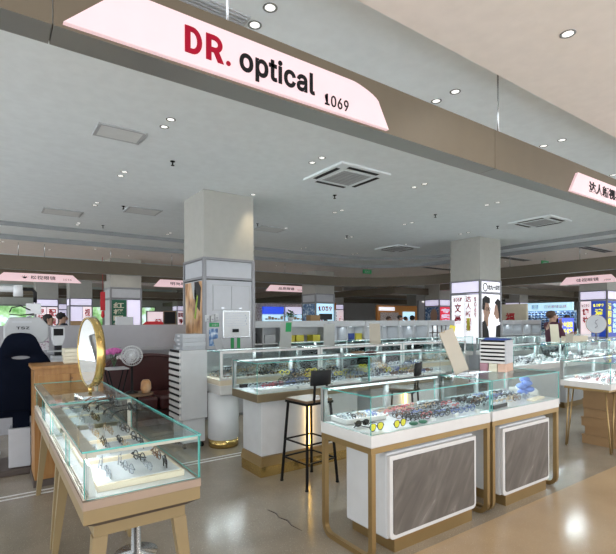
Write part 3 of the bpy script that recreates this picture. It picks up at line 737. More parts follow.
def loop_leg(y0, y1, z1, w_=.032, r=.07, n=6):
    """rectangular loop in the YZ plane with rounded lower corners"""
    p = [(0, y0, z1)]
    for i in range(n + 1):
        a = PI + PI / 2 * i / n; p.append((0, y0 + r + r * math.cos(a), r + w_ / 2 + r * math.sin(a)))
    for i in range(n + 1):
        a = 1.5 * PI + PI / 2 * i / n; p.append((0, y1 - r + r * math.cos(a), r + w_ / 2 + r * math.sin(a)))
    p.append((0, y1, z1)); return p
def loop_case(x, y, L, D, label, bx0, bx1):
    t = thing('glass_display_case', label, 'display case', (x, y, 0))
    MB().box(0, L, 0, D, .69, .765).build('base_tray', M['case_white'], t, bevel=.004)
    MB().box(.02, L - .02, .02, D - .04, .7655, .768).build('base_liner', M['gloss_white'], t)
    glass_box(t, L, D, .768, 1.0, led=5.5, nmid=1)
    for sx in (.022, L - .022):
        b = MB(); b.tube(loop_leg(.02, D - .02, .652), .023, 4, T=Matrix.Translation((sx, 0, 0)), up=(1, 0, 0)); b.build('loop_leg', M['gold'], t)
    MB().box(.002, L - .002, .004, .036, .653, .689).box(.002, L - .002, D - .036, D - .004, .653, .689).box(.002, .034, .036, D - .036, .653, .689).box(L - .034, L - .002, .036, D - .036, .653, .689).build('top_rail', M['gold'], t)
    # drawer cabinet under the case
    MB().box(bx0 + .05, bx1 - .04, .03, .43, 0, .085).build('plinth', M['gold'], t)
    MB().box(bx0, bx1, .045, .44, .086, .625).box(bx0 + .03, bx1 - .03, .06, .42, .625, .652).build('cabinet_body', M['gloss_white'], t, bevel=.012)
    r = .035; fx0, fx1, z0, z1 = bx0 + .002, bx1 - .002, .088, .61
    def rr(a0, a1, b0, b1, rad):
        p = []
        for (qx, qz, s) in ((a0 + rad, b0 + rad, PI), (a1 - rad, b0 + rad, 1.5 * PI)):
            for i in range(6): a = s + PI / 2 * i / 5; p.append((qx + rad * math.cos(a), qz + rad * math.sin(a)))
        return p + [(a1, b1), (a0, b1)]
    dr = MB().prism(rr(fx0, fx1, z0, z1, r), .02, .044, 'y').build('door', M['case_white'], t, bevel=.003)
    st = MB().prism(rr(fx0 + .028, fx1 - .028, z0 + .028, z1 - .028, r * .6), .014, .0195, 'y').build('stone_panel', M['stone'], dr)
    return t
dr1 = loop_case(1.84, 1.98, 1.20, .50, 'wide white glass display case with stone door, nearest right of centre', .17, 1.05)
dr2 = loop_case(3.065, 1.98, .99, .50, 'shorter white glass display case with stone door, beside the wide one', .165, .86)

# ---- left glass case on tapered tan legs
def leg_case(x, y, L_, Wd, label):
    """long along Y; local origin near left corner"""
    t = thing('glass_display_case', label, 'display case', (x, y, 0))
    th = .008; z0, z1 = .73, .93
    MB().box(0, Wd, 0, L_, .63, .69).build('base_tray', M['tan'], t, bevel=.003)
    MB().box(-.002, Wd + .002, -.002, L_, .6905, .725).build('base_edge', M['tan_pink'], t)
    MB().box(.02, Wd - .02, .02, L_ - .02, .7255, .729).build('base_liner', M['gloss_white'], t)
    MB().taper((Wd / 2, L_ / 2, .60), (Wd / 2 - .05, L_ / 2 - .05), (Wd / 2, L_ / 2, .6295), (Wd / 2 - .005, L_ / 2 - .005)).build('under_bevel', M['dark'], t)
    pane(t, .012, Wd, 0, th, z0, z1 - th - .0005)
    pane(t, Wd - th, Wd, th + .0005, L_ - .01, z0, z1 - th - .0005)
    pane(t, .012, Wd - th, L_ - .009, L_ - .001, z0, z1 - th - .0005)
    pane(t, -.004, Wd + .004, -.004, L_ - .001, z1 - th, z1, 'glass_top')
    # sliding doors and rails on the staff side (-X)
    MB().box(0, .004, .01, L_ - .01, z0 - .0005, z0 + .016).box(.009, .012, .01, L_ - .01, z0 - .0005, z0 + .016).box(.018, .021, .01, L_ - .01, z0 - .0005, z0 + .016).box(.004, .018, .01, L_ - .01, z0 - .0005, z0 + .003).build('slide_rail', M['tan_rail'], t)
    pane(t, .0045, .0085, .012, L_ * .45, z0 + .004, z1 - .035, 'sliding_door')
    pane(t, .0125, .0165, L_ * .40, L_ - .03, z0 + .004, z1 - .035, 'sliding_door')
    MB().box(0, .052, .009, L_ - .012, z1 - .034, z1 - th - .001).box(.052, Wd - .01, .009, .022, z1 - .024, z1 - th - .001).build('top_rail', M['tan_rail'], t)
    MB().box(.024, .04, .03, L_ - .04, z1 - .042, z1 - .0345).build('led_strip', M['led_soft'], t)
    light('led_light', 'AREA', (.045, L_ / 2, z1 - .045), 2.8, (.88, .95, 1.0), (0, R(-35), 0), .012, L_ - .1, parent=t)
    MB().box(Wd - .03, Wd - .012, L_ - .03, L_ - .012, z0, z1 - .009).build('corner_post', M['tan_rail'], t)
    # stand
    for sx in (0, 1):
        for sy in (0, 1):
            xt = .075 if sx == 0 else Wd - .075; yt = .09 if sy == 0 else L_ - .09
            xb = xt + (-.055 if sx == 0 else .055); yb = yt + (-.05 if sy == 0 else .05)
            MB().taper((xb, yb, 0), (.016, .018), (xt, yt, .545), (.030, .026)).build('leg', M['tan'], t)
    MB().box(.05, Wd - .05, .065, .115, .546, .5995).box(.05, Wd - .05, L_ - .115, L_ - .065, .546, .5995).box(.05, .10, .115, L_ - .115, .546, .5995).box(Wd - .10, Wd - .05, .115, L_ - .115, .546, .5995).build('apron', M['tan'], t)
    return t
lc1 = leg_case(.30, 2.0, 1.25, .49, 'long low glass case with tan legs at lower left')
lc2 = leg_case(.30, 3.27, 1.18, .49, 'second glass case behind the near left one, under the round mirror')

def flat_tray(x, y, wx, wy, z, label, h=.028, m='tray_tan', group=None):
    t = thing('display_tray', label, 'tray', (x, y, z), 0, group)
    MB().box(0, wx, 0, wy, .0005, h).build('tray_body', M[m], t, bevel=.002)
    MB().box(.016, wx - .016, .016, wy - .016, h + .0003, h + .003).build('tray_liner', M['gloss_white'], t)
    return t
TY = [2.07, 2.47, 2.87]
nm = ['nearest', 'middle', 'rear']
for i, ty in enumerate(TY):
    flat_tray(.365, ty, .375, .33, .729, 'white tan-edged eyeglass tray, %s in the near left case' % nm[i])
    glasses_grid(.385, .725, ty + .02, ty + .31, .7625, 4, 2, '%s tray near left case' % nm[i], 'glasses in the near left case', True, PI / 2, ['silver', 'gold', 'silver', 'silver', 'black', 'tortoiseshell'], .25, False, .0)
for i, ty in enumerate([3.33, 3.72, 4.08]):
    flat_tray(.365, ty, .375, .33, .729, 'white tan-edged eyeglass tray, %s in the second left case' % nm[i])
    glasses_grid(.385, .725, ty + .02, ty + .31, .7625, 4, 2, '%s tray second left case' % nm[i], 'glasses in the second left case', False, PI / 2, ['silver', 'gold', 'silver', 'black', 'tortoiseshell'], .25)
t = thing('display_card', 'white upright slanted card inside the near left case', 'card', (.325, 2.03, .7295))
MB().prism([(0, 0), (.03, 0), (.008, .13), (0, .13)], 0, .14, 'y').build('card_body', M['lit_sky'] if 0 else M['case_white'], t)
# sunglasses on top of near left case
glasses((.64, 3.16, .935), R(100), 'square', 'tortoiseshell', 'brown sunglasses on top of left case, farthest of three', None, True, True, 'lens_dark', 0, 'sunglasses', 'sunglasses')
glasses((.62, 2.98, .935), R(100), 'oval', 'black', 'thin black sunglasses on top of left case, middle of three', None, True, True, 'lens_dark', 0, 'sunglasses', 'sunglasses')
glasses((.66, 2.70, .935), R(98), 'aviator', 'black', 'thick black sunglasses on top of left case, nearest of three', None, True, True, 'lens_dark', 0, 'sunglasses', 'sunglasses')
# round mirror
t = thing('table_mirror', 'round gold-rimmed mirror on a stem standing on the left case', 'mirror', (.56, 3.42, .9305), R(186))
MB().box(-.075, .075, -.10, .10, 0, .022).build('base', M['steel'], t, bevel=.003)
MB().lathe([(.012, .022), (.012, .08)], 14).build('stem', M['gold_bright'], t)
prof = [(.226, -.030), (.240, -.030), (.240, .022), (.226, .022)]
b = MB(); n = 48
vs = []; TT = Matrix.Translation((0, 0, .31)) @ Matrix.Rotation(PI / 2, 4, 'Y')
for r_, z_ in prof:
    for j in range(n): q = 2 * PI * j / n; vs.append((r_ * math.cos(q), r_ * math.sin(q), z_))
fs = [(i * n + j, i * n + (j + 1) % n, ((i + 1) % 4) * n + (j + 1) % n, ((i + 1) % 4) * n + j) for i in range(4) for j in range(n)]
b.add(vs, fs, 0, TT, True); b.build('rim', M['gold_bright'], t)
MB().lathe([(.2255, 0.012), (.2255, .018)], 48, T=TT, smooth=False).build('mirror_glass', M['mirror'], t)
MB().lathe([(.2255, -.026), (.2255, -.020)], 48, T=TT, smooth=False).build('back_plate', M['mirror'], t)

# ---- contents of the wide case
def small_tray(loc, rot, wx, wy, label, m='case_white'):
    t = thing('display_tray', label, 'tray', loc, 0, rot=rot)
    h = .03
    b = MB().box(0, wx, 0, wy, 0, .006).box(0, wx, 0, .01, .006, h).box(0, wx, wy - .01, wy, .006, h).box(0, .01, .01, wy - .01, .006, h).box(wx - .01, wx, .01, wy - .01, .006, h)
    b.build('tray_body', M[m], t); return t
small_tray((1.89, 2.272, .772), (0, 0, R(-4)), .34, .175, 'white rectangular tray at the left end of the wide case')
small_tray((1.95, 2.24, .803), (0, 0, R(-10)), .30, .16, 'smaller white tray stacked on the one in the wide case') if 0 else None
ca, sa = math.cos(R(-4)), math.sin(R(-4))
for i in range(7):
    u, v = .03 + .043 * i, .095
    c = ['silver', 'clear', 'black', 'silver', 'gold', 'clear', 'blue'][i]
    glasses((1.89 + u * ca - v * sa, 2.272 + u * sa + v * ca, .779), R(80) + random.uniform(-.08, .08), SH[i % 4], c, '%s glasses in the white tray of the wide case, %s from left' % (c, ORD[i]), 'glasses in the white tray', True)
glasses((1.95, 2.05, .7695), R(4), 'aviator', 'black', 'black sunglasses with yellow lenses, left one in the wide case', None, True, True, 'lens_yellow', 0, 'sunglasses', 'sunglasses')
glasses((2.14, 2.035, .7695), R(8), 'aviator', 'black', 'black sunglasses with yellow lenses, right one in the wide case', None, True, False, 'lens_yellow', 0, 'sunglasses', 'sunglasses')
glasses((1.96, 2.195, .7695), R(4), 'oval', 'black', 'black sunglasses at the back left of the wide case', None, True, False, 'lens_dark', 0, 'sunglasses', 'sunglasses')
for i, (x, y) in enumerate([(2.35, 2.03), (2.26, 2.03)]):
    t = thing('lens_case', 'small dark green oval case, %s of two in the wide case' % ['right', 'left'][i], 'case', (x, y, .7695), R(10))
    MB().lathe([(.020, 0), (.028, .006), (.028, .012)], 20, T=Matrix.Scale(1.2, 4, (1, 0, 0))).build('body', M['dgreen'], t)
    MB().lathe([(.0275, .0125), (.020, .018), (.004, .02)], 20, T=Matrix.Scale(1.2, 4, (1, 0, 0))).build('lid', M['dgreen'], t)
glasses_grid(2.28, 3.0, 2.06, 2.44, .7695, 5, 9, 'wide case', 'glasses heaped in the wide case', True, 0, COLW, .22)
for i in range(3):
    t = thing('price_stand', 'small clear acrylic block %s from left in the wide case' % ORD[i], 'stand', (2.42 + i * .25, 2.015, .7695), R(10))
    MB().box(0, .05, 0, .012, 0, .02).build('block', M['case_white'], t)
glasses_grid(3.12, 3.86, 2.10, 2.42, .7695, 5, 7, 'shorter case', 'glasses heaped in the shorter case', False, 0, ['black', 'black', 'silver', 'tortoiseshell', 'clear', 'blue', 'gold'], .25)
t = thing('lens_box', 'flat black box lying in the shorter case front', 'box', (3.13, 2.01, .7695), R(6)); MB().box(0, .22, 0, .035, 0, .03).build('box_body', M['blackp'], t, bevel=.003)
cl = MB()
for i in range(5):
    cl.ball((.055 + .03 * math.sin(i * 2.1), .05 + .02 * math.cos(i * 3), .028 + .028 * i), (.058 - .004 * i, .045, .028), 8)
tag(cl.build('polishing_cloth', M['blue'], loc=(3.90, 2.18, .7695)), 'crumpled blue cloth inside the shorter case right end', 'cloth')
t = thing('wooden_tray', 'thin beige tray with glasses at right of the shorter case', 'tray', (3.70, 2.02, .7695), R(8)); MB().box(0, .26, 0, .05, 0, .014).build('tray_body', M['tray_tan'], t)

# ---- things on top of the wide and shorter case
def slant_mirror(loc, rz, wd, ht, lean, label, m='beigeback', thick=.008, note=None):
    t = thing('counter_mirror', label, 'mirror', loc, rz)
    T = Matrix.Rotation(-lean, 4, 'X')
    MB().prism([(-wd * .5, 0), (wd * .5, 0), (wd * .5, ht), (-wd * .5, ht)], -thick / 2, thick / 2, 'y', T=T).build('mirror_back', M[m], t, bevel=.003)
    MB().box(-wd * .45, wd * .45, thick / 2 + .0005, thick / 2 + .002, ht * .04, ht * .96, T=T).build('mirror_glass', M['mirror'], t)
    MB().box(-wd * .1, wd * .1, -.001 + math.sin(lean) * ht * .55, .14 + math.sin(lean) * ht * .3, 0, .004).build('foot', M['steel'], t)
    if note: MB().box(wd * note[0], wd * note[1], -thick / 2 - .002, -thick / 2 - .0005, ht * note[2], ht * note[3], T=T).build('sticker', M[note[4]], t)
    return t
t = thing('counter_mirror', 'tall beige tilted mirror standing on the wide case', 'mirror', (3.10, 2.33, 1.001), R(-22))
T = Matrix.Rotation(R(-19), 4, 'Y') @ Matrix.Rotation(R(-8), 4, 'X')
MB().box(-.005, .125, -.006, .006, .005, .37, T=T).build('mirror_back', M['beigeback'], t, bevel=.004)
MB().box(.005, .115, .0065, .008, .015, .36, T=T).build('mirror_glass', M['mirror'], t)
MB().box(-.002, .15, -.02, .06, 0, .006).build('base', M['steel'], t)
MB().tube([(.03 + .015 * math.cos(a * .6), -.008, .37 + .012 * math.sin(a * .6)) for a in range(11)], .002, 5, closed=True, T=T).build('clip', M['gold'], t)
t = thing('paper_tag', 'yellow-green paper tag sticking above the tilted beige mirror', 'tag', (3.05, 2.45, 1.001), R(-30)); MB().box(0, .002, 0, .03, 0, .0, T=Matrix.Identity(4)) if 0 else None
MB().tube([(0, 0, 0), (0, 0, .33)], .002, 5).build('wire', M['steel'], t); MB().box(-.0, .05, -.001, .001, .34, .42, T=Matrix.Rotation(R(12), 4, 'Y')).build('paper', M['yellow'], t)

def tray_rack(x, y, z, wx, wy, h, n, label, rz=0, side='front', m='panel'):
    """open-slotted stack of drawers; slots on the front (-Y) or left (-X)"""
    t = thing('lens_drawer_rack', label, 'drawer rack', (x, y, z), rz)
    MB().box(0, wx, .02 if side == 'front' else 0, wy, 0, h).build('rack_body', M[m], t) if side == 'front' else MB().box(.02, wx, 0, wy, 0, h).build('rack_body', M[m], t, bevel=.004)
    k = h / n
    for i in range(n):
        z0 = i * k + k * .04; z1 = i * k + k * .58
        if side == 'front':
            MB().box(.01, wx - .01, 0, .0195, z0, z1).build('drawer', M['case_white'], t)
            MB().box(.012, wx - .012, .012, .0198, z1 + .0005, z1 + k * .42).build('slot', M['black'], t)
        else:
            MB().box(0, .0195, .01, wy - .01, z0, z1).build('drawer', M['case_white'], t)
            MB().box(.012, .0198, .012, wy - .012, z1 + .0005, z1 + k * .42).build('slot', M['black'], t)
    return t
# colourful boxes under the rack
rq = R(-75)
for i, m_ in enumerate(['petal_dull', 'cream', 'peach']):
    tag(MB().box(0, .07, 0, .20, 0, .07).build('contact_lens_box', M[m_], loc=(3.555 + .077 * i * math.cos(rq), 2.42 + .077 * i * math.sin(rq), 1.001), rot=(0, 0, rq), bevel=.002), 'small %s box under the drawer rack on the shorter case' % ['pink', 'cream', 'peach'][i], 'box')
tray_rack(3.55, 2.425, 1.0725, .225, .22, .20, 6, 'white slotted drawer rack standing on the shorter case', rq)
tag(MB().prism([(0, 0), (.18, 0), (.20, .012), (.02, .02)], 0, .16, 'y').build('magazine', M['bluecard'], loc=(3.575, 2.40, 1.274), rot=(0, 0, rq)), 'dark blue booklet lying on top of the white drawer rack', 'book')
t = thing('spray_bottle', 'white bottle with red cap and band beside the drawer rack', 'bottle', (3.90, 2.41, 1.001))
MB().lathe([(.028, 0), (.032, .01), (.032, .19), (.02, .215)], 20).build('bottle_body', M['gloss_white'], t)
MB().lathe([(.0325, .16), (.0325, .175)], 20).build('band', M['red2'], t)
MB().lathe([(.022, .2155), (.022, .25), (.012, .26)], 16).build('cap', M['red2'], t)

# ---- gold hairpin-leg table case at right
t = thing('glass_display_case', 'white glass case on gold hairpin legs at the right edge', 'display case', (5.35, 2.08, 0))
Lr, Dr = 1.6, .52
MB().box(0, Lr, 0, Dr, .70, .765).build('base_tray', M['case_white'], t, bevel=.004)
glass_box(t, Lr, Dr, .768, .99, led=10, nmid=1)
MB().box(.03, Lr - .03, .03, .06, .672, .6995).box(.03, Lr - .03, Dr - .06, Dr - .03, .672, .6995).box(.03, .06, .06, Dr - .06, .672, .6995).box(Lr - .06, Lr - .03, .06, Dr - .06, .672, .6995).build('under_frame', M['gold'], t)
for px_, sx in ((.05, 1), (Lr - .05, -1)):
    for py_, sy in ((.05, 1), (Dr - .05, -1)):
        b = MB(); xb, yb = px_ + sx * .01, py_ - sy * .02
        pts = [(px_ + sx * .16, py_, .672)] + [(xb + .02 * sx + .02 * math.cos(a), yb, .03 + .02 * math.sin(a)) for a in ([-.6, -1.57, -2.5] if sx > 0 else [-2.5, -1.57, -.6])] + [(px_, py_ + sy * .02, .672)]
        b.tube(pts, .009, 7); b.build('hairpin_leg', M['gold'], t)
glasses_grid(5.42, 6.9, 2.12, 2.30, .7695, 9, 3, 'right hairpin case', 'glasses in the right edge case', False, 0, ['white', 'clear', 'red', 'black', 'silver', 'pink', 'clear'], .2)
st = MB()
for i in range(60):
    gx, gy = 5.42 + 1.44 * random.random(), 2.36 + .16 * random.random()
    f_ = front_mb(random.choice(SH), .0024, 8, 4); T = Matrix.Translation((gx, gy, .7695)) @ Matrix.Rotation(random.uniform(-.4, .4), 4, 'Z')
    st.add(f_.v, f_.f, random.choice([0, 1, 2, 0]), T)
tag(st.build('heaped_eyeglasses', [FR['clear'], FR['pink'], FR['black']]), 'dense heap of pale eyeglasses at the back of the right edge case', 'eyeglasses', kind='stuff')
for i in range(6):
    t = thing('cardboard_box', 'flat brown cardboard box under the right case, %s from bottom' % ORD[i], 'box', (5.72 + .02 * math.sin(i * 2), 2.16 + .012 * math.cos(i * 3), i * .104))
    MB().box(0, .42, 0, .36, .0005, .095).build('box_body', M['kraft'], t)
    MB().box(-.006, .426, -.006, .366, .0955, .1035).build('lid', M['kraft'], t)
for i in range(5):
    t = thing('cardboard_box', 'brown cardboard box in rear stack under right case, %s from bottom' % ORD[i], 'box', (6.06 + .2, 2.16, i * .115))
    MB().box(0, .30, 0, .36, .0005, .105).build('box_body', M['kraft'], t); MB().box(-.005, .305, -.005, .365, .1055, .1145).build('lid', M['kraft'], t)
t = thing('storage_bin', 'dark green bin beside the cardboard boxes at right edge', 'bin', (6.19, 2.12, 0)); MB().taper((.03, .1, 0), (.03, .1), (.03, .1, .6), (.033, .11)).build('bin_body', M['dgreen'], t)
# white pedestal stool between
t = thing('pedestal_stool', 'white round stool with chrome disc base behind the shorter case', 'stool', (5.15, 2.95, 0))
MB().lathe([(.17, 0), (.17, .012), (.03, .03), (.025, .36)], 24).build('base', M['steel'], t)
MB().lathe([(.15, .37), (.18, .40), (.18, .62), (.16, .64)], 24).build('seat', M['case_white'], t)

# ---- row C : bronze-trimmed cases with white body
def body_case(x, y, L, D, label, z0=.71, zg=.785, z1=1.07, trim='bronze', plinth=True, led=8, nmid=1, body='gloss_white'):
    t = thing('glass_display_case', label, 'display case', (x, y, 0))
    MB().box(0, L, 0, D, z0, zg).build('base_trim', M[trim], t, bevel=.003)
    MB().box(.02, L - .02, .02, D - .03, zg + .0003, zg + .003).build('base_liner', M['gloss_white'], t)
    glass_box(t, L, D, zg + .003, z1, led=led, nmid=nmid)
    MB().box(.09, L - .09, .09, D - .06, .19, z0).build('body', M[body], t, bevel=.004)
    if plinth:
        MB().taper((L / 2, D / 2, .105), (L / 2 - .065, D / 2 - .05), (L / 2, D / 2, .1895), (L / 2 - .08, D / 2 - .065)).build('plinth_flare', M['gold'], t)
        MB().box(.075, L - .075, .075, D - .055, 0, .1045).build('plinth', M['gold_bright'], t)
    else:
        MB().box(.12, L - .12, .12, D - .08, 0, .1895).build('plinth', M['grey'], t)
    return t
cC = []
for i, (x, L) in enumerate([(1.96, 1.36), (3.33, 1.40)]):
    c_ = body_case(x, 3.6, L, .52, 'bronze-trimmed glass case %s' % ['in front of the near bar stool', 'behind the far bar stool'][i])
    MB().box(.60, .65, .075, .0895, .20, .70).build('light_groove', M['lit_warm'], c_)
    light('groove_light', 'AREA', (.625, .06, .45), 1.0, (1, .68, .28), (R(90), 0, 0), .04, .5, parent=c_)
    place = 'case %s bar stool' % ['beside near', 'beside far']
    place = ['near bronze case', 'far bronze case'][i]
    for q in range(3):
        xx = x + .08 + q * (L - .12) / 3
        tr = flat_tray(xx, 3.66, (L - .2) / 3, .16, .789, 'white display tray, %s from left in %s' % (ORD[q], place), .025, 'case_white')
    glasses_grid(x + .10, x + L - .08, 3.68, 3.80, .818, 8, 2, place, 'glasses in the bronze-trimmed cases', False, 0, COLW, .15)
    glasses_grid(x + .08, x + L - .08, 3.83, 3.985, .7885, 8, 3, place + ' rear', 'glasses in the bronze-trimmed cases', False, 0, ['black', 'blue', 'silver', 'clear', 'gold', 'black'], .25, tilt=-.2)
tag(MB().box(0, .45, 0, .03, 0, .035).build('tray_riser', M['black'], loc=(2.02, 4.045, .7885)), 'long black riser at the left rear of the near bronze case', 'tray')
for i, (x, L) in enumerate([(2.50, .76), (3.40, 1.24)]):
    st = MB()
    for k in range(110 if i == 0 else 170):
        f_ = front_mb(random.choice(SH), .0030, 9, 4); T = Matrix.Translation((x + L * random.random(), 4.04 + .03 * random.random(), .7885 + .11 * random.random() ** 1.5)) @ Matrix.Rotation(random.uniform(-.12, .12), 4, 'Z')
        st.add(f_.v, f_.f, random.choice([0, 1, 2, 3, 1, 2, 5, 2, 1, 5, 2, 4]), T)
    tag(st.build('heaped_sunglasses', [FR['blue'], FR['silver'], FR['black'], FR['gold'], M['lens_yellow'], FR['clear']]), 'tall heap of mixed sunglasses against the back of the %s bronze case' % ['near', 'far'][i], 'sunglasses', kind='stuff')
# brown leather sunglasses pads on the top glass
t = thing('leather_glasses_case', 'brown leather glasses cases lying on the bronze-trimmed case', 'case', (3.42, 3.9, 1.0705), R(-12))
MB().ball((0, 0, .017), (.10, .035, .016), 8).build('case_half', M['seatwood'], t); MB().ball((.17, .01, .014), (.09, .03, .013), 8).build('case_half', M['leather'], t)

# ---- row D : white case on drum pedestal
for i, (x, L, lab) in enumerate([(2.09, 1.38, 'white glass case on a drum pedestal in front of the near column'), (3.48, 1.5, 'white glass case in second row, middle unit'), (5.0, 1.5, 'white glass case in second row, right unit')]):
    t = thing('glass_display_case', lab, 'display case', (x, 4.7, 0))
    MB().box(0, L, 0, .5, .62, .725).build('base_box', M['case_white'], t, bevel=.004)
    MB().box(.0, L, .0, .5, .7255, .785).build('tan_band', M['tray_tan'], t)
    glass_box(t, L, .5, .7855, 1.11, led=8, nmid=1)
    fr = MB().box(0, .03, -.012, -.0005, .786, 1.11).box(L - .03, L, -.012, -.0005, .786, 1.11).box(.03, L - .03, -.012, -.0005, .786, .81).box(.03, L - .03, -.012, -.0005, 1.085, 1.11)
    fr.build('front_frame', M['case_white'], t)
    for q in ([.14 if i == 0 else .24, L - .24]):
        MB().lathe([(.17, .09), (.18, .10), (.18, .6195)], 32, (q, .22, 0)).build('drum_pedestal', M['gloss_white'], t)
        MB().lathe([(.172, 0), (.172, .0895)], 32, (q, .22, 0)).build('drum_base', M['gold_bright'], t)
    if i < 2: glasses_grid(x + .06, x + L - .06, 4.75, 4.98, .7865, 8, 3, ['drum case', 'second row middle case'][i], 'glasses in the second row', False, 0, COLW, .25)
    st = MB()
    for k in range(130):
        gx, gy = x + .1 + (L - .2) * random.random(), 5.01 + .11 * random.random()
        if i == 2: gy = 4.76 + .35 * random.random()
        f_ = front_mb(random.choice(SH), .0034, 8, 4); T = Matrix.Translation((gx, gy, .7865 + random.choice([0, .035, .07]))) @ Matrix.Rotation(random.uniform(-.4, .4), 4, 'Z')
        st.add(f_.v, f_.f, random.choice([0, 1, 2, 3]), T)
    tag(st.build('heaped_eyeglasses', [FR['clear'], FR['silver'], FR['black'], FR['gold']]), 'dense heap of eyeglasses inside the %s' % ['drum-pedestal case', 'second row middle case', 'second row right case'][i], 'eyeglasses', kind='stuff')

# ---- more distant rows
def far_case(x, y, L, D, label, rz=0, z1=1.08, led=12, trim='case_white', heap=110, colors=('clear', 'silver', 'black', 'white')):
    t = thing('glass_display_case', label, 'display case', (x, y, 0), rz)
    MB().box(0, L, 0, D, .70, .785).build('base_tray', M[trim], t)
    glass_box(t, L, D, .7855, z1, led=led, nmid=1)
    MB().box(.06, L - .06, .06, D - .05, .1, .6995).build('body', M['white'], t)
    MB().box(.1, L - .1, .1, D - .08, 0, .0995).build('plinth', M['gold'], t)
    st = MB()
    for k in range(heap):
        yq = random.random(); f_ = front_mb(random.choice(SH), .004, 8, 3); T = Matrix.Translation((.1 + (L - .2) * random.random(), .05 + (D - .14) * yq, .787 + .09 * yq * random.random())) @ Matrix.Rotation(random.uniform(-.4, .4), 4, 'Z')
        st.add(f_.v, f_.f, random.choice([0, 1, 2, 3]), T)
    h = st.build('heaped_eyeglasses', [FR[c] for c in colors], loc=(x, y, 0), rot=(0, 0, rz))
    tag(h, 'eyeglasses filling the ' + label.replace('glass display ', '').replace('white ', '')[:60].rsplit(' ', 1)[0] if 0 else 'mixed eyeglasses inside ' + label.split(' ', 1)[1] if len(label.split()) < 13 else 'mixed glasses', 'eyeglasses', kind='stuff')
    return t
for i in range(3): far_case(3.9 + i * 1.55, 5.95, 1.5, .5, 'white glass case in third row before shelf units, %s from left' % ORD[i], z1=1.10)
for i in range(4): far_case(6.05 + i * 1.56, 3.58, 1.5, .5, 'long glass case in row right of passage, %s from left' % ORD[i], z1=1.07, led=14, heap=80)
for i in range(3): far_case(8.6 + i * 1.6, 5.45, 1.5, .5, 'glass case behind man, in back row right, %s from left' % ORD[i], z1=1.07)
for i in range(2): far_case(7.3 + i * 1.7, 2.08, 1.6, .5, 'glass case beyond right edge case along front, %s from left' % ORD[i], z1=.99)

# counter mirrors on the far tops
slant_mirror((3.05, 4.86, 1.1105), R(-20), .15, .34, R(-14), 'grey leaning mirror with green sticker on the drum-pedestal case', 'greyback', note=(-.05, .42, .62, .97, 'green'))
slant_mirror((3.75, 4.86, 1.1105), R(-35), .15, .30, R(-10), 'grey leaning mirror right of green-stickered one on second row', 'greyback')
slant_mirror((4.60, 4.86, 1.1105), R(-35), .16, .30, R(10), 'pale beige leaning mirror on the second row middle case', 'beigeback')
slant_mirror((8.00, 3.74, 1.071), R(-35), .13, .15, R(-12), 'small tilted beige mirror in front of the standing man', 'beigeback')
slant_mirror((7.93, 3.93, 1.071), R(-42), .14, .31, R(12), 'white tilted mirror card before the man in maroon', 'cream')
t = thing('table_mirror', 'round pale mirror with thin gold rim on right row', 'mirror', (9.15, 3.8, 1.0705), R(-50))
TT = Matrix.Translation((0, 0, .30)) @ Matrix.Rotation(PI / 2, 4, 'X')
MB().lathe([(.172, -.008), (.172, .008)], 40, T=TT, smooth=False).build('rim', M['gold'], t)
MB().lathe([(.165, .0085), (.165, .012)], 40, T=TT, smooth=False).build('disc', M['panel'], t)
MB().tube([(.03, -.013, .38), (-.01, -.013, .36), (-.02, -.013, .32), (.01, -.013, .30), (.02, -.013, .26), (-.02, -.013, .23)], .004, 5).build('curved_mark', M['ink'], t)
MB().lathe([(.07, 0), (.07, .01), (.01, .015), (.01, .13)], 16).build('stand', M['steel'], t)
for i, (x, y, lb) in enumerate([(8.60, 3.95, 'long pale wooden box on the right row before the round mirror')]):
    tag(MB().box(-.35, .35, 0, .14, 0, .09).build('wooden_box', M['tray_tan'], loc=(x, y - .1, 1.0705), bevel=.004), lb, 'box')

# ================================================================== LEFT STAFF AREA
# slotted lens cabinet
t = thing('lens_cabinet', 'tall white slotted lens cabinet on casters beside the sofa', 'cabinet', (1.715, 4.95, 0))
MB().box(.02, .33, 0, .37, .34, 1.12).build('cabinet_body', M['white'], t, bevel=.004)
MB().box(.05, .31, .03, .34, .07, .339).build('pedestal', M['white'], t)
k = .78 / 11
for i in range(11):
    z0 = .345 + i * k
    MB().box(0, .0195, .01, .36, z0, z0 + k * .58).build('drawer', M['case_white'], t)
    MB().box(.010, .0198, .06, .35, z0 + k * .59, z0 + k * .97).build('slot', M['black'], t)
for (a, c) in ((.08, .06), (.28, .06), (.08, .31), (.28, .31)):
    MB().lathe([(.026, -.010), (.026, .010)], 14, T=Matrix.Translation((a, c, .027)) @ Matrix.Rotation(PI / 2, 4, 'X')).box(a - .008, a + .008, c - .01, c + .01, .053, .069).build('caster', M['blackp'], t)
for i in range(4):
    t = thing('lens_tray', 'grey smoky plastic lens tray on the white cabinet, %s from bottom' % ORD[i], 'tray', (1.77 + (0 if i < 3 else -.0), 4.99, 1.1205 + i * .046), R([2, -3, 1, -2][i]))
    MB().box(0, .27, 0, .28, 0, .006).box(0, .27, 0, .008, .006, .044).box(0, .27, .272, .28, .006, .044).box(0, .008, .008, .272, .006, .044).box(.262, .27, .008, .272, .006, .044).build('tray_body', M['clearplastic'], t)
    MB().box(.01, .26, .01, .27, .0065, .036).build('lens_packets', M['midgrey'], t)
    MB().box(-.004, 0, .1, .18, .012, .03).build('handle', M['panel'], t)
t = thing('counter_mirror', 'dark leaning stand at the right of the lens trays', 'stand', (2.14, 4.92, 1.11)); MB().box(0, .10, 0, .008, 0, .13, T=Matrix.Rotation(R(-15), 4, 'Y')).build('panel', M['grey'], t)

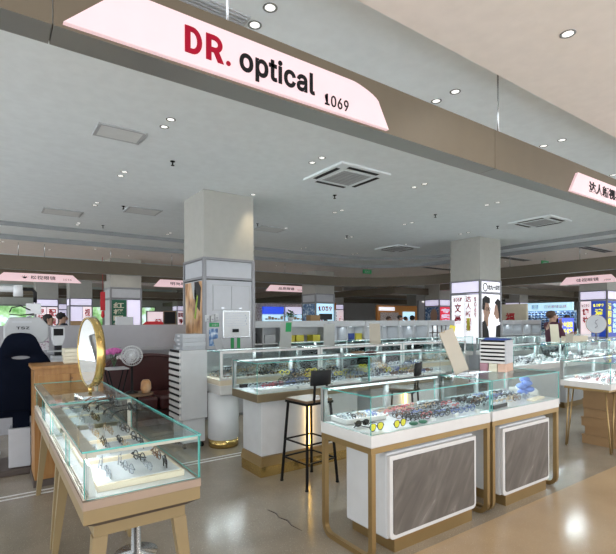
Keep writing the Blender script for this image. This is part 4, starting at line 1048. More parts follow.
# sofa
t = thing('sofa', 'burgundy leather sofa with tufted back against the partition', 'sofa', (1.13, 5.98, 0))
b = MB().box(0.02, 1.35, 0.08, .86, .08, .28).build('base', M['leather'], t, bevel=.02)
for q in range(2): MB().box(.16 + q * .53, .68 + q * .53, .02, .62, .285, .46).build('seat_cushion', M['leather'], t, bevel=.05, seg=4)
pts = [(.10, .30), (.10, .82)] + [(.10 + 1.17 * i / 12, .86 + .13 * math.sin(PI * i / 12) ** .6 if 0 < i < 12 else .84) for i in range(13)] + [(1.27, .30)]
MB().prism(pts, .64, .86, 'y').build('backrest', M['leather'], t, bevel=.05, seg=4)
MB().tube([(.14 + 1.09 * i / 12, .635, .83 + .13 * math.sin(PI * i / 12) ** .6 if 0 < i < 12 else .82) for i in range(13)], .012, 6).build('piping', M['leather'], t)
for q in range(9): MB().ball((.2 + q * .12, .632, .86 + .08 * math.sin(PI * (q + 1) / 10)), .010, 6).build('button', M['leather'], t)
for sx in (0.0, 1.22): MB().box(sx, sx + .16, 0, .80, .10, .60).box(sx, sx + .16, 0, .8, .10, .12).build('armrest', M['leather'], t, bevel=.05, seg=4)
for a in (.08, 1.28):
    for c in (.12, .8): MB().lathe([(.02, 0), (.03, .08)], 10, (a, c, 0)).build('foot', M['dark'], t)
# folding side table + vase + fan
t = thing('side_table', 'small white-topped side table with crossed black legs before the sofa', 'table', (1.10, 5.70, 0))
MB().box(0, .24, -.10, .16, .885, .90).build('table_top', M['white'], t, bevel=.003)
for y_ in (-.08, .14): MB().tube([(.01, y_, .885), (.22, y_, .0)], .008, 6).tube([(.23, y_, .885), (.02, y_, 0)], .008, 6).build('crossed_legs', M['black'], t)
t = thing('flower_vase', 'glass vase with pink and white hydrangea flowers on side table', 'vase', (1.20, 5.74, .9005))
MB().lathe([(.03, 0), (.04, .03), (.03, .09), (.035, .10)], 16).build('vase', M['lens'], t)
b = MB()
for i in range(60):
    a, r_ = random.random() * 2 * PI, .095 * random.random() ** .5
    b.ball((r_ * math.cos(a), r_ * math.sin(a), .15 + .07 * math.sqrt(max(0, 1 - (r_ / .10) ** 2))), .02, 4)
b.build('pink_blooms', M['pinkpetal'], t)
b = MB()
for i in range(24):
    a, r_ = random.random() * 2 * PI, .04 * random.random() ** .5
    b.ball((.06 + r_ * math.cos(a), -.06 + r_ * math.sin(a), .115 + .025 * random.random()), .013, 4)
b.build('white_blooms', M['whitepetal'], t)
b = MB()
for i in range(6): b.tube([(0, 0, .01), (.03 * math.cos(i), .03 * math.sin(i), .10), (.045 * math.cos(i), .045 * math.sin(i), .16)], .003, 5)
b.build('stems', M['leaf'], t)
t = thing('round_side_table', 'round dark side table with wooden rim near the sofa', 'table', (1.38, 5.42, 0))
MB().lathe([(.17, .60), (.18, .61), (.18, .62), (.16, .625)], 28).build('table_top', M['seatwood'], t)
MB().lathe([(.012, .02), (.012, .60)], 10).lathe([(.12, 0), (.12, .015), (.01, .02)], 20).build('pedestal', M['black'], t)
t = thing('desk_fan', 'white round desk fan on the round side table', 'fan', (1.33, 5.44, .6255), R(-20))
MB().lathe([(.07, 0), (.07, .015), (.015, .03), (.012, .33)], 18).build('stand', M['blackp'], t)
TF = Matrix.Translation((0, 0, .43)) @ Matrix.Rotation(R(90), 4, 'X')
b = MB()
for r_, z_ in ((.115, 0), (.112, .03), (.112, -.03), (.08, .045), (.05, .05), (.08, -.045)):
    b.tube([(r_ * math.cos(2 * PI * j / 28), r_ * math.sin(2 * PI * j / 28), z_) for j in range(28)], .0045, 5, closed=True, T=TF)
for j in range(28):
    a = 2 * PI * j / 28
    b.tube([(.02 * math.cos(a), .02 * math.sin(a), .05), (.08 * math.cos(a), .08 * math.sin(a), .045), (.115 * math.cos(a), .115 * math.sin(a), 0), (.08 * math.cos(a), .08 * math.sin(a), -.045), (.02 * math.cos(a), .02 * math.sin(a), -.05)], .0035, 4, T=TF)
b.build('guard', M['gloss_white'], t)
MB().lathe([(.025, -.05), (.028, .0), (.025, .052)], 16, T=TF).build('motor', M['gloss_white'], t)
for j in range(3):
    a = 2 * PI * j / 3
    MB().prism([(.02, -.012), (.06, -.035), (.10, -.02), (.10, .025), (.06, .03), (.02, .012)], -.002, .002, 'z', T=TF @ Matrix.Rotation(a, 4, 'Z') @ Matrix.Rotation(.4, 4, 'X')).build('blade', M['panel'], t)
t = thing('storage_jar', 'patterned round jar on the round side table', 'jar', (1.47, 5.38, .6255)); MB().lathe([(.04, 0), (.06, .05), (.055, .12), (.035, .15)], 18).build('jar_body', M['posterwarm'], t)
t = thing('handbag', 'black bag under the desk fan beside the sofa', 'bag', (1.16, 5.42, 0)); MB().taper((0, 0, 0), (.10, .07), (0, 0, .5), (.06, .05)).build('bag_body', M['blackp'], t, bevel=.02); MB().tube([(-.05, 0, .49), (-.04, 0, .60), (.04, 0, .60), (.05, 0, .49)], .008, 6).build('strap', M['blackp'], t)

# pine cabinet
t = thing('pine_cabinet', 'knotty pine cabinet behind the left glass cases', 'cabinet', (.31, 4.62, 0))
MB().box(0, .56, 0, .38, .06, 1.03).build('cabinet_body', M['pine'], t)
MB().box(-.02, .58, -.02, .40, 1.0305, 1.06).build('top', M['pine'], t, bevel=.004)
MB().box(-.01, .57, -.01, .39, 0, .0595).build('skirting', M['dark'], t)
for q in (0.03, .285): MB().box(q, q + .245, -.014, -.0005, .10, .98).build('door', M['pine'], t)
for i in range(4):
    tag(MB().box(-.13, .13, -.10, .10, 0, .033).build('binder', M['cream'], loc=(.69 + .004 * math.sin(i * 3), 4.84, 1.0605 + i * .034), rot=(0, 0, R(-4 + i * 2)), bevel=.004), 'cream flat box on the pine cabinet, %s from bottom' % ORD[i], 'box')

# gaming chair back
t = thing('optometry_chair', 'navy high-backed exam chair on a white and dark base', 'chair', (.235, 5.16, 0), R(-4))
def lathe_poly(): pass
half = [(0, 1.345), (.07, 1.34), (.12, 1.31), (.15, 1.24), (.185, 1.16), (.235, 1.09), (.265, 1.02), (.27, .92), (.26, .80), (.25, .64), (.21, .60), (0, .595)]
outer = half + [(-x, z) for x, z in half[::-1][1:-1]]
hole = [(.075 * math.cos(a), 1.105 + .022 * math.sin(a) + .008 * math.cos(a) ** 2) for a in [2 * PI * i / 20 for i in range(20)]]
# build backrest as ring of faces between the outline and the hole
no = 60
def resamp(poly, n):
    L = [0]
    for i in range(len(poly)): a, c = poly[i], poly[(i + 1) % len(poly)]; L.append(L[-1] + math.dist(a, c))
    out = []
    for k_ in range(n):
        s_ = L[-1] * k_ / n
        i = max(j for j in range(len(L) - 1) if L[j] <= s_)
        a, c = poly[i], poly[(i + 1) % len(poly)]; f_ = (s_ - L[i]) / max(1e-9, L[i + 1] - L[i])
        out.append((a[0] + (c[0] - a[0]) * f_, a[1] + (c[1] - a[1]) * f_))
    return out
op = resamp(outer, no)
hp = []
for (x_, z_) in op:
    a = math.atan2(z_ - 1.105, x_); hp.append((.078 * math.cos(a), 1.105 + .020 * math.sin(a)))
b = MB(); vs = []
for (yy, pl, ins) in ((-.04, op, .012), (-.02, op, 0), (.05, op, 0), (.07, op, .012)):
    for (x_, z_) in pl: vs.append((x_ * (1 - ins * 3), yy, z_ - (ins if z_ > 1 else -ins)))
for yy in (.07, -.04):
    for (x_, z_) in hp: vs.append((x_, yy, z_))
fs = []
for r_ in range(6):
    r2 = (r_ + 1) % 6
    for j in range(no): fs.append((r_ * no + j, r_ * no + (j + 1) % no, r2 * no + (j + 1) % no, r2 * no + j))
b.add(vs, fs, smooth=True); b.build('backrest', M['navy'], t)
MB().box(-.25, .25, .06, .50, .52, .62).build('seat', M['navy'], t, bevel=.04, seg=4)
for sx in (-1, 1): MB().box(min(sx * .27, sx * .33), max(sx * .27, sx * .33), .08, .42, .72, .77).box(min(sx * .28, sx * .32), max(sx * .28, sx * .32), .2, .26, .55, .72).build('armrest', M['blackp'], t, bevel=.01)
MB().box(-.07, .07, .02, .16, .43, .62).build('support', M['navy'], t)
MB().box(-.10, .08, -.02, .20, .06, .43).build('base_column', M['panel'], t, bevel=.006)
MB().box(-.35, .22, -.08, .45, 0, .055).build('floor_plate', M['dark'], t, bevel=.01)

# phoropter stand
t = thing('phoropter', 'grey refraction machine on an arm behind the navy chair', 'optometry machine', (.16, 5.75, 0))
MB().lathe([(.22, 0), (.22, .03), (.05, .06), (.045, 1.9)], 20, (-.3, .25, 0)).build('stand_pole', M['midgrey'], t)
MB().prism([(-.19, 1.24), (-.19, 1.40), (-.14, 1.50), (.14, 1.50), (.22, 1.41), (.22, 1.28), (.17, 1.22), (-.14, 1.22)], -.06, .06, 'y', T=Matrix.Translation((.14, 0, 0))).build('head_housing', M['midgrey'], t, bevel=.015, seg=3)
MB().box(.02, .20, -.065, -.0605, 1.44, 1.46).build('display_slot', M['panel'], t)
MB().tube([(-.3, .25, 1.88), (-.12, .05, 1.80), (.10, -.02, 1.80)], .035, 8).build('arm', M['gloss_white'], t)
MB().lathe([(.045, 1.72), (.045, 1.84)], 14, (.08, -.02, 0)).build('joint', M['gloss_white'], t)
MB().tube([(.12, -.02, 1.80), (.21, -.02, 1.80), (.235, -.02, 1.77), (.235, -.02, 1.66)], .018, 8).build('hook_arm', M['blackp'], t)
MB().box(.15, .29, -.05, .03, 1.53, 1.65).build('box_joint', M['gloss_white'], t, bevel=.008)
MB().tube([(.22, 0, 1.53), (.16, 0, 1.50)], .012, 6).build('link', M['steel'], t)
MB().tube([(.20, -.04, 1.57), (.10, -.08, 1.62), (.02, -.08, 1.60), (.0, -.08, 1.55)], .007, 6).tube([(.24, -.04, 1.54), (.1, -.08, 1.52), (0, -.08, 1.53)], .006, 6).build('cable', M['blackp'], t)
text('TSZ', .06, .18, 1.37, 1.40, -.0605, 'y', M['ink'], t, 'lettering', .02)
t = thing('slit_lamp_arm', 'white equipment arm leaning at the left edge', 'arm', (-.53, 4.6, 0))
MB().box(.14, .24, 0, .10, .9, 1.42, T=Matrix.Rotation(R(14), 4, 'Y')).build('arm_body', M['midgrey'], t, bevel=.02)
MB().lathe([(.15, 0), (.15, .03), (.04, .05), (.04, .95)], 18).build('stand', M['midgrey'], t)
# autorefractor on a shelf
t = thing('instrument_shelf', 'white shelf fixed low on the partition behind the machines', 'shelf', (.30, 6.6, 0)); MB().box(0, .75, 0, .32, .93, .96).box(0, .04, .04, .30, 0, .929).box(.71, .75, .04, .30, 0, .929).build('shelf_board', M['white'], t)
t = thing('autorefractor', 'white eye-testing instrument with dark screen on partition shelf', 'instrument', (.72, 6.66, .9605))
MB().box(-.08, .08, 0, .18, 0, .05).build('base', M['midgrey'], t, bevel=.008)
MB().box(-.04, .04, .04, .14, .0505, .18).build('column', M['blackp'], t); MB().box(-.12, .10, -.02, .16, .1, .12).build('chin_tray', M['midgrey'], t)
MB().prism([(-.05, .18), (.05, .18), (.075, .28), (.075, .42), (-.075, .42), (-.075, .28)], .02, .16, 'y').build('head', M['gloss_white'], t, bevel=.008)
MB().box(-.055, .055, .014, .0195, .31, .40).build('screen', M['black'], t)
tag(MB().box(0, .20, -.004, -.0005, 0, .28).build('notice_paper', noise_mat('handwritten_notice', [(.4, (.7, .68, .7)), (.55, (.66, .6, .62)), (.62, (.35, .2, .3))], (1, 1, 1), 30), loc=(.44, 6.999, 1.06)), 'white handwritten notice taped on the partition', 'paper')
# partition top items
t = thing('chalkboard', 'small wood-framed chalkboard leaning beside the near column', 'board', (2.28, 7.0, 1.4005))
MB().box(-.10, .10, 0, .02, 0, .012).box(-.10, .10, 0, .02, .198, .21).box(-.10, -.088, 0, .02, .012, .198).box(.088, .10, 0, .02, .012, .198).build('frame', M['seatwood'], t); MB().box(-.088, .088, .006, .014, .012, .198).build('slate', M['black'], t)
tag(MB().taper((0, 0, 0), (.16, .05), (0, 0, .05), (.11, .03)).build('red_tray', M['red2'], loc=(2.05, 7.05, 1.4005)), 'red tray on the partition top by the near column', 'tray')
tag(MB().box(-.12, .12, -.04, .04, 0, .12).build('carton', M['white'], loc=(1.62, 7.05, 1.4005)), 'white carton on the partition top left of the near column', 'box')
tag(MB().box(-.07, .07, -.04, .04, 0, .06).build('carton', M['kraft'], loc=(.98, 7.05, 1.4005)), 'small brown carton on the partition beyond the round mirror', 'box')
t = thing('desk_lamp', 'bent-neck white desk lamp on the partition behind the mirror', 'lamp', (1.02 + .1, 7.05, 1.4005))
MB().lathe([(.04, 0), (.04, .01), (.006, .014)], 12).build('base', M['midgrey'], t); MB().tube([(0, 0, .01), (-.01, 0, .09), (.02, 0, .13), (.12, 0, .12)], .006, 6).build('neck', M['midgrey'], t)

# column fixtures: whiteboard, signs, cards
fy = cy - .0005
t = thing('whiteboard', 'small magnetic whiteboard with blue writing on the near column', 'board', (2.86, fy, 1.19))
MB().box(0, .47, -.02, 0, 0, .43).build('frame', M['steel'], t, bevel=.012)
MB().box(.02, .45, -.023, -.0202, .02, .41).build('board', M['gloss_white'], t)
MB().box(.16, .26, -.04, -.0232, .09, .14).build('eraser', M['black'], t)
b = MB()
for i in range(8):
    z_ = .37 - i * .036
    if i == 6 or i == 7: continue
    x_ = .05
    while x_ < .36 + .03 * (i % 2):
        l_ = random.uniform(.01, .03); b.tube([(x_, -.0236, z_), (x_ + l_ * .5, -.0236, z_ + random.uniform(-.008, .012)), (x_ + l_, -.0236, z_)], .0011, 3); x_ += l_ + .012
b.build('handwriting', M['blue'], t)
for i in range(4): MB().lathe([(.006, 0), (.006, .006)], 8, T=Matrix.Translation((.38 + .02 * (i % 2), -.0235, .35 - i * .045)) @ Matrix.Rotation(PI / 2, 4, 'X')).build('magnet', M['bluecard'], t)
def card(x0, x1, z0, z1, m, label, cat='sign', txt=None, tm='gloss_white', th=.004):
    t = thing('wall_card', label, cat, (x0, fy, z0)); MB().box(0, x1 - x0, -th, 0, 0, z1 - z0).build('card_body', M[m], t)
    if txt: text(txt, (x1 - x0) * .25, (x1 - x0) * .85, (z1 - z0) * .3, (z1 - z0) * .7, -th - .0003, 'y', M[tm], t, thick=.001)
    return t
card(2.655, 2.81, 1.365, 1.425, 'green', 'green rectangular sign on the near column', txt='小心碰头')
card(2.65, 2.79, 1.08, 1.34, 'photocool', 'dark blue photo poster on the near column', 'poster')
card(3.00, 3.055, 1.03, 1.19, 'green', 'green card on the near column, left of two under whiteboard')
card(3.105, 3.16, 1.03, 1.19, 'green', 'green card on the near column, right of two under whiteboard')
for i, (x0, z0) in enumerate([(2.58, 1.46), (2.66, 1.455), (2.73, 1.48)]):
    t = thing('hanging_pouch', 'white pouch hanging on the near column, %s from left' % ORD[i], 'pouch', (x0 + .0, fy, z0 - .02)); MB().box(0, .065, -.04, -.001, 0, .10).build('pouch_body', M['white'], t, bevel=.012); MB().box(.02, .045, -.046, -.0405, .03, .05).build('label_patch', M['grey'], t)

# bag + yellow boxes in shelf units
t = thing('black_tote', 'black handbag in the shelf unit right of near column', 'bag', (3.72, 7.06, 1.0505)); MB().taper((0, .1, 0), (.16, .08), (0, .1, .19), (.14, .06)).build('bag_body', M['blackp'], t, bevel=.02); MB().tube([(-.07, .1, .19), (-.05, .1, .24), (.05, .1, .24), (.07, .1, .19)], .008, 6).build('handle', M['blackp'], t)
t = thing('carton', 'grey carton beside the black handbag in the shelf', 'box', (4.0, 7.06, 1.0505)); MB().box(0, .2, 0, .2, 0, .15).build('carton_body', M['midgrey'], t)
for i, x_ in enumerate([4.48, 4.68, 5.06]): tag(MB().box(0, .17, 0, .2, 0, .13).build('carton', M['yellow'], loc=(x_, 7.06, 1.0505), bevel=.003), 'yellow carton in the shelf units, %s from left' % ORD[i], 'box')
for i, (x_, m_) in enumerate([(6.0, 'bluecard'), (6.2, 'yellow')]): tag(MB().box(0, .16, 0, .05, 0, .14).build('carton', M[m_], loc=(x_ - .05, 7.06, 1.0505), bevel=.003), '%s small carton on lit shelf near the centre' % ['blue', 'yellow'][i], 'box')

# ================================================================== BAR STOOLS
def bar_stool(x, y, rz, label):
    t = thing('bar_stool', label, 'bar stool', (x, y, 0), rz, 'bar stools')
    MB().box(-.15, .15, -.15, .15, .735, .757).build('seat', M['seatwood'], t, bevel=.006)
    MB().box(-.155, .155, -.155, .155, .715, .7348).build('seat_frame', M['black'], t)
    for sx in (-1, 1):
        for sy in (-1, 1):
            MB().tube([(sx * .135, sy * .135, .714), (sx * .178, sy * .178, .012)], .0125, 4).lathe([(.016, 0), (.016, .012)], 10, (sx * .178, sy * .178, 0)).build('leg', M['black'], t)
    for z in (.22, .38):
        q = .178 - .043 * z / .714
        b = MB()
        for a, c in (((-q, -q), (q, -q)), ((q, -q), (q, q)), ((q, q), (-q, q)), ((-q, q), (-q, -q))): b.tube([(a[0], a[1], z), (c[0], c[1], z)], .009, 4)
        b.build('foot_rail', M['black'], t)
    for sx in (-1, 1): MB().tube([(sx * .07, -.145, .715), (sx * .07, -.165, .92)], .011, 4).build('back_post', M['black'], t)
    b = MB(); n = 8; vs = []
    for i in range(n + 1):
        u = -1 + 2 * i / n; x_ = .115 * u; y_ = -.185 + .03 * u * u * 1.0
        vs += [(x_, y_ - .012, .885), (x_, y_ + .012, .885), (x_, y_ + .012 - .012, 1.02), (x_, y_ - .012 - .012, 1.02)]
    fs = [(4 * i + j, 4 * i + (j + 1) % 4, 4 * i + 4 + (j + 1) % 4, 4 * i + 4 + j) for i in range(n) for j in range(4)] + [(3, 2, 1, 0), (4 * n, 4 * n + 1, 4 * n + 2, 4 * n + 3)]
    b.add(vs, fs, smooth=True); b.build('backrest', M['blackp'], t, bevel=.008)
    return t
bar_stool(2.355, 3.35, R(5), 'black metal bar stool with low back, nearer of the two')
bar_stool(3.52, 3.32, R(30), 'black bar stool seen through the wide glass case')
# round stool hidden under left case
t = thing('swivel_stool', 'swivel stool with chrome pole under the near left case', 'stool', (.74, 2.94, 0))
MB().lathe([(.13, 0), (.13, .01), (.03, .025), (.02, .40)], 24).build('pole', M['steel'], t); MB().lathe([(.12, .401), (.14, .42), (.14, .46), (.12, .48)], 24).build('seat', M['blackp'], t)

# ================================================================== PEOPLE
def person(x, y, rz, label, h=1.68, top='navycl', hair='hair', pose='stand', pants='navycl', long_hair=False):
    t = thing('person', label, 'person', (x, y, 0), rz)
    s = h / 1.70
    J = dict(pelvis=(0, 0, .92), spine=(0, .01, 1.12), chest=(0, .0, 1.30), neck=(0, 0, 1.46), head0=(0, -.015, 1.53), head1=(0, -.02, 1.60), head2=(0, -.01, 1.635),
             lh=(-.09, 0, .88), lk=(-.10, -.02, .48), la=(-.10, .01, .09), lt=(-.11, -.13, .04), rh=(.09, 0, .88), rk=(.10, -.02, .48), ra=(.10, .01, .09), rt=(.11, -.13, .04),
             ls=(-.18, 0, 1.40), le=(-.24, .02, 1.13), lw=(-.23, -.10, .92), lf=(-.22, -.14, .84), rs=(.18, 0, 1.40), re=(.24, .02, 1.13), rw=(.23, -.08, .90), rf=(.22, -.12, .82))
    if pose == 'raise':
        J.update(re=(.23, -.16, 1.20), rw=(.10, -.26, 1.42), rf=(.05, -.20, 1.50), le=(-.22, -.12, 1.14), lw=(-.12, -.30, 1.20), lf=(-.08, -.38, 1.24))
    rad = dict(pelvis=.15, spine=.125, chest=.15, neck=.055, head0=.065, head1=.085, head2=.075, lh=.09, lk=.06, la=.042, lt=.035, rh=.09, rk=.06, ra=.042, rt=.035,
               ls=.065, le=.045, lw=.03, lf=.032, rs=.065, re=.045, rw=.03, rf=.032)
    def skin_mesh(keys, edges, grow, name, m, scale=None):
        me = bpy.data.meshes.new(name); idx = {k: i for i, k in enumerate(keys)}
        me.from_pydata([tuple(c * s for c in J[k]) for k in keys], [(idx[a], idx[b_]) for a, b_ in edges], [])
        o = bpy.data.objects.new(name, me); C.objects.link(o)
        o.modifiers.new('skin', 'SKIN'); sub = o.modifiers.new('sub', 'SUBSURF'); sub.levels = 2
        for i, k in enumerate(keys):
            r_ = (rad[k] + grow) * s; ry = r_ * (.72 if k in ('pelvis', 'spine', 'chest') else (1.15 if k.startswith('head') else 1))
            me.skin_vertices[0].data[i].radius = (r_, ry)
        me.skin_vertices[0].data[0].use_root = True
        bpy.context.view_layer.update()
        m2 = bpy.data.meshes.new_from_object(o.evaluated_get(bpy.context.evaluated_depsgraph_get()))
        C.objects.unlink(o); bpy.data.objects.remove(o)
        m2.materials.clear(); m2.materials.append(M[m])
        for p in m2.polygons: p.use_smooth = True
        o2 = bpy.data.objects.new(name, m2); C.objects.link(o2); o2.parent = t; return o2
    E_ = [('pelvis', 'spine'), ('spine', 'chest'), ('chest', 'neck'), ('neck', 'head0'), ('head0', 'head1'), ('head1', 'head2')]
    for p in 'lr':
        E_ += [('pelvis', p + 'h'), (p + 'h', p + 'k'), (p + 'k', p + 'a'), (p + 'a', p + 't'), ('chest', p + 's'), (p + 's', p + 'e'), (p + 'e', p + 'w'), (p + 'w', p + 'f')]
    skin_mesh(list(J), E_, 0, 'body', 'skin')
    up = ['pelvis', 'spine', 'chest', 'ls', 'le', 'rs', 're']
    J2 = dict(J)
    skin_mesh(up, [('pelvis', 'spine'), ('spine', 'chest'), ('chest', 'ls'), ('ls', 'le'), ('chest', 'rs'), ('rs', 're')], .028, 'shirt', top)
    lo = ['pelvis', 'lh', 'lk', 'la', 'rh', 'rk', 'ra']
    skin_mesh(lo, [('pelvis', 'lh'), ('lh', 'lk'), ('lk', 'la'), ('pelvis', 'rh'), ('rh', 'rk'), ('rk', 'ra')], .012, 'trousers', pants)
    hb = MB().ball((0, .022 * s, 1.635 * s), (.092 * s, .105 * s, .088 * s), 10)
    if long_hair: hb.ball((0, .05 * s, 1.53 * s), (.085 * s, .06 * s, .14 * s), 8)
    hb.build('hair', M[hair], t)
    fb = MB().prism([(-.015, 1.555), (.015, 1.555), (0, 1.60)], -.135, -.09, 'y', T=Matrix.Scale(s, 4)); fb.build('nose', M['skin'], t)
    for sx in (-1, 1):
        MB().ball((sx * .033 * s, -.098 * s, 1.60 * s), .010 * s, 6).build('eye', M['blackp'], t)
        MB().ball((sx * .088 * s, -.005 * s, 1.585 * s), (.012 * s, .02 * s, .03 * s), 6).build('ear', M['skin'], t)
    MB().box(-.022 * s, .022 * s, -.108 * s, -.098 * s, 1.538 * s, 1.545 * s).build('mouth', M['red'], t)
    for p, sx in (('l', -1), ('r', 1)):
        f0 = Vector(J[p + 'f']) * s; w0 = Vector(J[p + 'w']) * s; d = (f0 - w0).normalized()
        side = d.cross(Vector((1, 0, 0))).normalized() if abs(d.x) < .9 else Vector((0, 1, 0))
        for q in range(4):
            st_ = f0 + side * (.012 * (q - 1.5)); L_ = [.055, .065, .06, .048][q] * s
            MB().tube([st_, st_ + d * L_ * .6, st_ + d * L_ + Vector((-sx * .012, 0, -.004))], [.009, .008, .006], 6).build('finger', M['skin'], t)
        MB().tube([f0 - d * .02 - side * .02, f0 - side * .045 + d * .02, f0 - side * .045 + d * .045], [.011, .009, .007], 6).build('thumb', M['skin'], t)
    return t
person(9.35, 4.70, R(55), 'person in maroon shirt with hand raised to face behind right row', 1.62, 'maroon', 'hair_br', 'raise')
person(14.75, 6.95, R(-60), 'person with dark hair standing behind the person in maroon', 1.60, 'navycl', 'hair')
person(1.02, 11.2, R(70), 'person with black hair beyond the partition, left one of two', 1.60, 'navycl', 'hair', long_hair=True)
person(1.32, 11.6, R(100), 'person with black hair beyond the partition, right one of two', 1.64, 'navycl', 'hair')
for i, (px_, d_) in enumerate([(389, 15.5), (400.3, 17.5), (405.8, 19), (412.3, 15)]):
    k_ = (px_ - 308) / 453
    person(d_ * (.5736 + .8192 * k_), d_ * (.8192 - .5736 * k_), R(40 * i), 'distant person behind the centre shelf units, %s from left' % ORD[i], [1.58, 1.64, 1.60, 1.60][i], ['white_cl', 'navycl', 'grey', 'navycl'][i], ['hair_br', 'hair', 'hair', 'hair'][i])
person(4.9, 9.5, R(20), 'person with dark hair behind the potted plant near column', 1.60, 'navycl', 'hair_br')

# ================================================================== DISTANT STALLS
def block(name, label, cat, x0, x1, y0, y1, z0, z1, m): 
    t = thing(name, label, cat, (x0, y0, z0)); MB().box(0, x1 - x0, 0, y1 - y0, 0, z1 - z0).build('body', M[m], t); return t
# screen with yellow writing at right
t = thing('display_screen', 'blue screen with yellow writing behind right row', 'screen', (12.55, 6.15, 1.0))
MB().box(0, .9, 0, .05, 0, .52).build('screen_case', M['blackp'], t); MB().box(.02, .88, -.004, -.0005, .02, .50).build('panel', M['lit_blue'], t); t['note'] = ''
del t['note']
text('专业配镜', .10, .80, .24, .40, -.005, 'y', M['yellow_text'], t, bold=.03, thick=.002); text('特价优惠', .10, .80, .06, .21, -.005, 'y', M['yellow_text'], t, bold=.03, thick=.002)
MB().box(.3, .6, .01, .04, -.999, 0).build('stand', M['black'], t)
# stall with light blue fascia (right)
t = thing('market_stall', 'stall with pale blue lit fascia and wall of eyeglasses at right', 'stall', (20.0, 9.2, 0))
MB().box(0, .1, 0, 2.3, 1.85, 2.2).build('fascia', M['lit_sky'], t); text('百姓眼镜品牌', -1.2, -.25, 1.95, 2.1, -.001, 'x', M['red2'], t)
text('眼镜', -1.75, -1.45, 1.92, 2.13, -.001, 'x', M['bluecard'], t)
MB().box(.3, .35, 0, 2.3, 0, 1.85).build('rear_board', M['photocool'], t)
b = MB()
for j in range(8):
    for i in range(14): b.box(.285, .299, .1 + i * .155, .21 + i * .155, .95 + j * .11, 1.0 + j * .11)
b.build('eyeglass_rows', M['black'], t)
light('stall_light', 'AREA', (.15, 1.15, 1.84), 14, (.9, .97, 1), (0, 0, 0), .1, 2.0, parent=t)
# cosmetic stall left behind near column
t = thing('market_stall', 'stall with blue and white lit panels just right of near column', 'stall', (9.0, 16.4, 0))
MB().box(0, 3.6, .3, .4, 0, 2.2).build('rear_board', M['goods'], t)
for q in range(2):
    MB().box(.35 + q * 1.15, 1.35 + q * 1.15, .2, .29, 1.75, 2.05).build('header', M['lit_blue' if q == 0 else 'lit_lav'], t)
    MB().box(.35 + q * 1.15, 1.35 + q * 1.15, .22, .29, 1.2, 1.72).build('lit_shelf', M['lit_sky'], t)
    for r_ in range(2):
        for k_ in range(6):
            MB().box(.42 + q * 1.15 + k_ * .15, .50 + q * 1.15 + k_ * .15, .10, .19, 1.24 + r_ * .26, 1.24 + r_ * .26 + .06 + .03 * ((k_ * 7) % 4)).build('carton', M['posterwarm'], t)
MB().box(2.75, 3.15, .1, .25, .9, 2.2).build('yellow_post', M['yellow'], t)
# plant on shelf
t = thing('potted_plant', 'leafy potted plant on the shelf unit right of near column', 'plant', (4.62, 7.18, 1.4505))
MB().lathe([(.045, 0), (.06, .06), (.055, .065)], 14).build('pot', M['white'], t)
b = MB()
for i in range(70):
    a = random.random() * 2 * PI; e = random.uniform(.1, 1.4); L_ = random.uniform(.06, .15)
    c_ = Vector((math.cos(a) * math.cos(e) * L_ * 1.3, math.sin(a) * math.cos(e) * L_ * .7, .06 + math.sin(e) * L_))
    T = Matrix.Translation(c_) @ Matrix.Rotation(a, 4, 'Z') @ Matrix.Rotation(-e * .6, 4, 'Y')
    b.add([(-.03, 0, 0), (0, .02, .004), (.035, 0, 0), (0, -.02, .004)], [(0, 1, 2, 3)], T=T); b.tube([(0, 0, .05), c_], .0012, 3)
b.build('foliage', M['leaf'], t)
block('cardboard_box', 'brown box on the shelf units behind the potted plant', 'box', 5.0, 5.22, 7.05, 7.2, 1.4505, 1.56, 'kraft')
t = thing('monitor', 'black monitor back on the shelf units by the brown box', 'monitor', (5.3, 7.15, 1.4505)); MB().box(0, .3, 0, .03, .02, .14).box(.12, .18, .0, .05, 0, .0195).build('monitor_body', M['blackp'], t)
# orange kiosk walls
for i, (x_, y_, w_, m_, lb) in enumerate([(12.2, 16.8, 1.2, 'orange', 'orange kiosk wall behind the numbered lightbox'), (17.4, 18.2, 3.2, 'orange', 'orange kiosk wall with small lit sign in the distance')]):
    t = thing('kiosk_wall', lb, 'wall panel', (x_, y_, 0)); MB().box(0, w_, 0, .15, 0, 2.3).build('wall_panel', M[m_], t)
    MB().box(.2, w_ * .5, -.05, -.0005, 1.1, 1.9).build('shelf_goods', M['goods'], t); MB().box(w_ * .62, w_ * .92, -.05, -.0005, 1.0, 1.95).build('lit_panel', M['lit_sky'], t)
    MB().box(.1, w_ * .4, -.06, -.0005, 2.0, 2.2).build('lit_sign', M['lit'], t)
t = thing('kiosk_wall', 'plain grey-mauve kiosk wall with lit strip behind distant heads', 'wall panel', (21.2, 18.6, 0)); MB().box(0, 4.8, 0, .15, 0, 2.65).build('wall_panel', M['partition'], t); MB().box(.3, 3.2, -.1, -.0005, 2.55, 2.62).build('strip_light', M['lamp'], t)
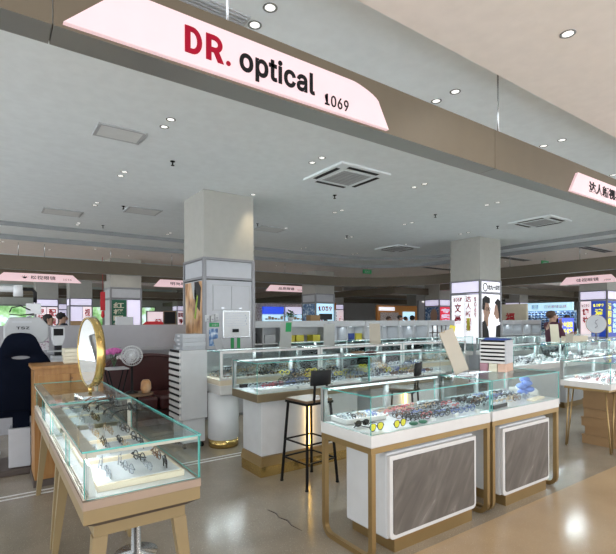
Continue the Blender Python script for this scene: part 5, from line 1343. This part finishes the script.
# far wall goods / posters on left
for i, (x_, y_, w_, m_, lb) in enumerate([(-1.5, 24.0, 1.4, 'lit_pink', 'pink lit poster far left by windows'), (6.6, 24.0, 1.2, 'lit_pink', 'pink lit poster far off left of near column'), (5.2, 26, .9, 'lit', 'white lit poster beside pink one left of near column')]):
    t = thing('poster_stand', lb, 'poster', (x_, y_, 0)); MB().box(0, w_, 0, .1, 0, 2.0).build('board', M['frame'], t); MB().box(.05, w_ - .05, -.02, -.0005, .8, 1.95).build('poster', M[m_], t); text('镜', w_ * .35, w_ * .65, 1.2, 1.6, -.021, 'y', M['red2'], t, bold=.03)
t = thing('hanging_banner', 'red tasselled ornament hanging beside the green poster column', 'ornament', (2.42, 13.2, 0)); MB().box(0, .12, 0, .02, 1.75, 2.25).build('banner', M['red2'], t); MB().tube([(.06, .01, 2.25), (.06, .01, 3.4)], .006, 5).build('cord', M['red2'], t); MB().lathe([(.02, 1.55), (.05, 1.6), (.03, 1.74)], 10, (.06, .01, 0)).build('tassel', M['red2'], t)
# right side distant poster + kiosks
t = thing('market_stall', 'beige stall with red character sign behind right column', 'stall', (17.5, 9.8, 0)); MB().box(0, .12, 0, 1.6, 0, 2.1).build('rear_board', M['cream'], t); text('福', -.9, -.5, 1.3, 1.75, -.001, 'x', M['red2'], t, bold=.03)
for i in range(5):
    far_case(14.8 + i * 1.9, 8.2 + .2 * i, 1.6, .5, 'distant glass case across right aisle, %s from left' % ORD[i], R(-90) if 0 else 0, 1.08, 12, heap=20)
for i in range(4):
    far_case(3.5 + i * 2.1, 14.6, 1.8, .5, 'distant glass case across the far aisle, %s from left' % ORD[i], 0, 1.08, 10, heap=20)
# green exit signs
for i, (x_, y_, lb) in enumerate([(9.9, 11.0, 'small green exit sign hanging above the far aisle near centre'), (12.6, 6.6, 'small green exit sign hanging over the right aisle')]):
    t = thing('exit_sign', lb, 'sign', (x_, y_, 2.98)); MB().box(0, .36, 0, .03, 0, .13).build('sign_body', M['green'], t); MB().tube([(.18, .015, .13), (.18, .015, (.42 if i == 0 else .22))], .006, 5).build('rod', M['steel'], t)
    text('EXIT', .08, .28, .035, .095, -.0005, 'y', M['gloss_white'], t, thick=.001)
print('GLASSES', NG[0])
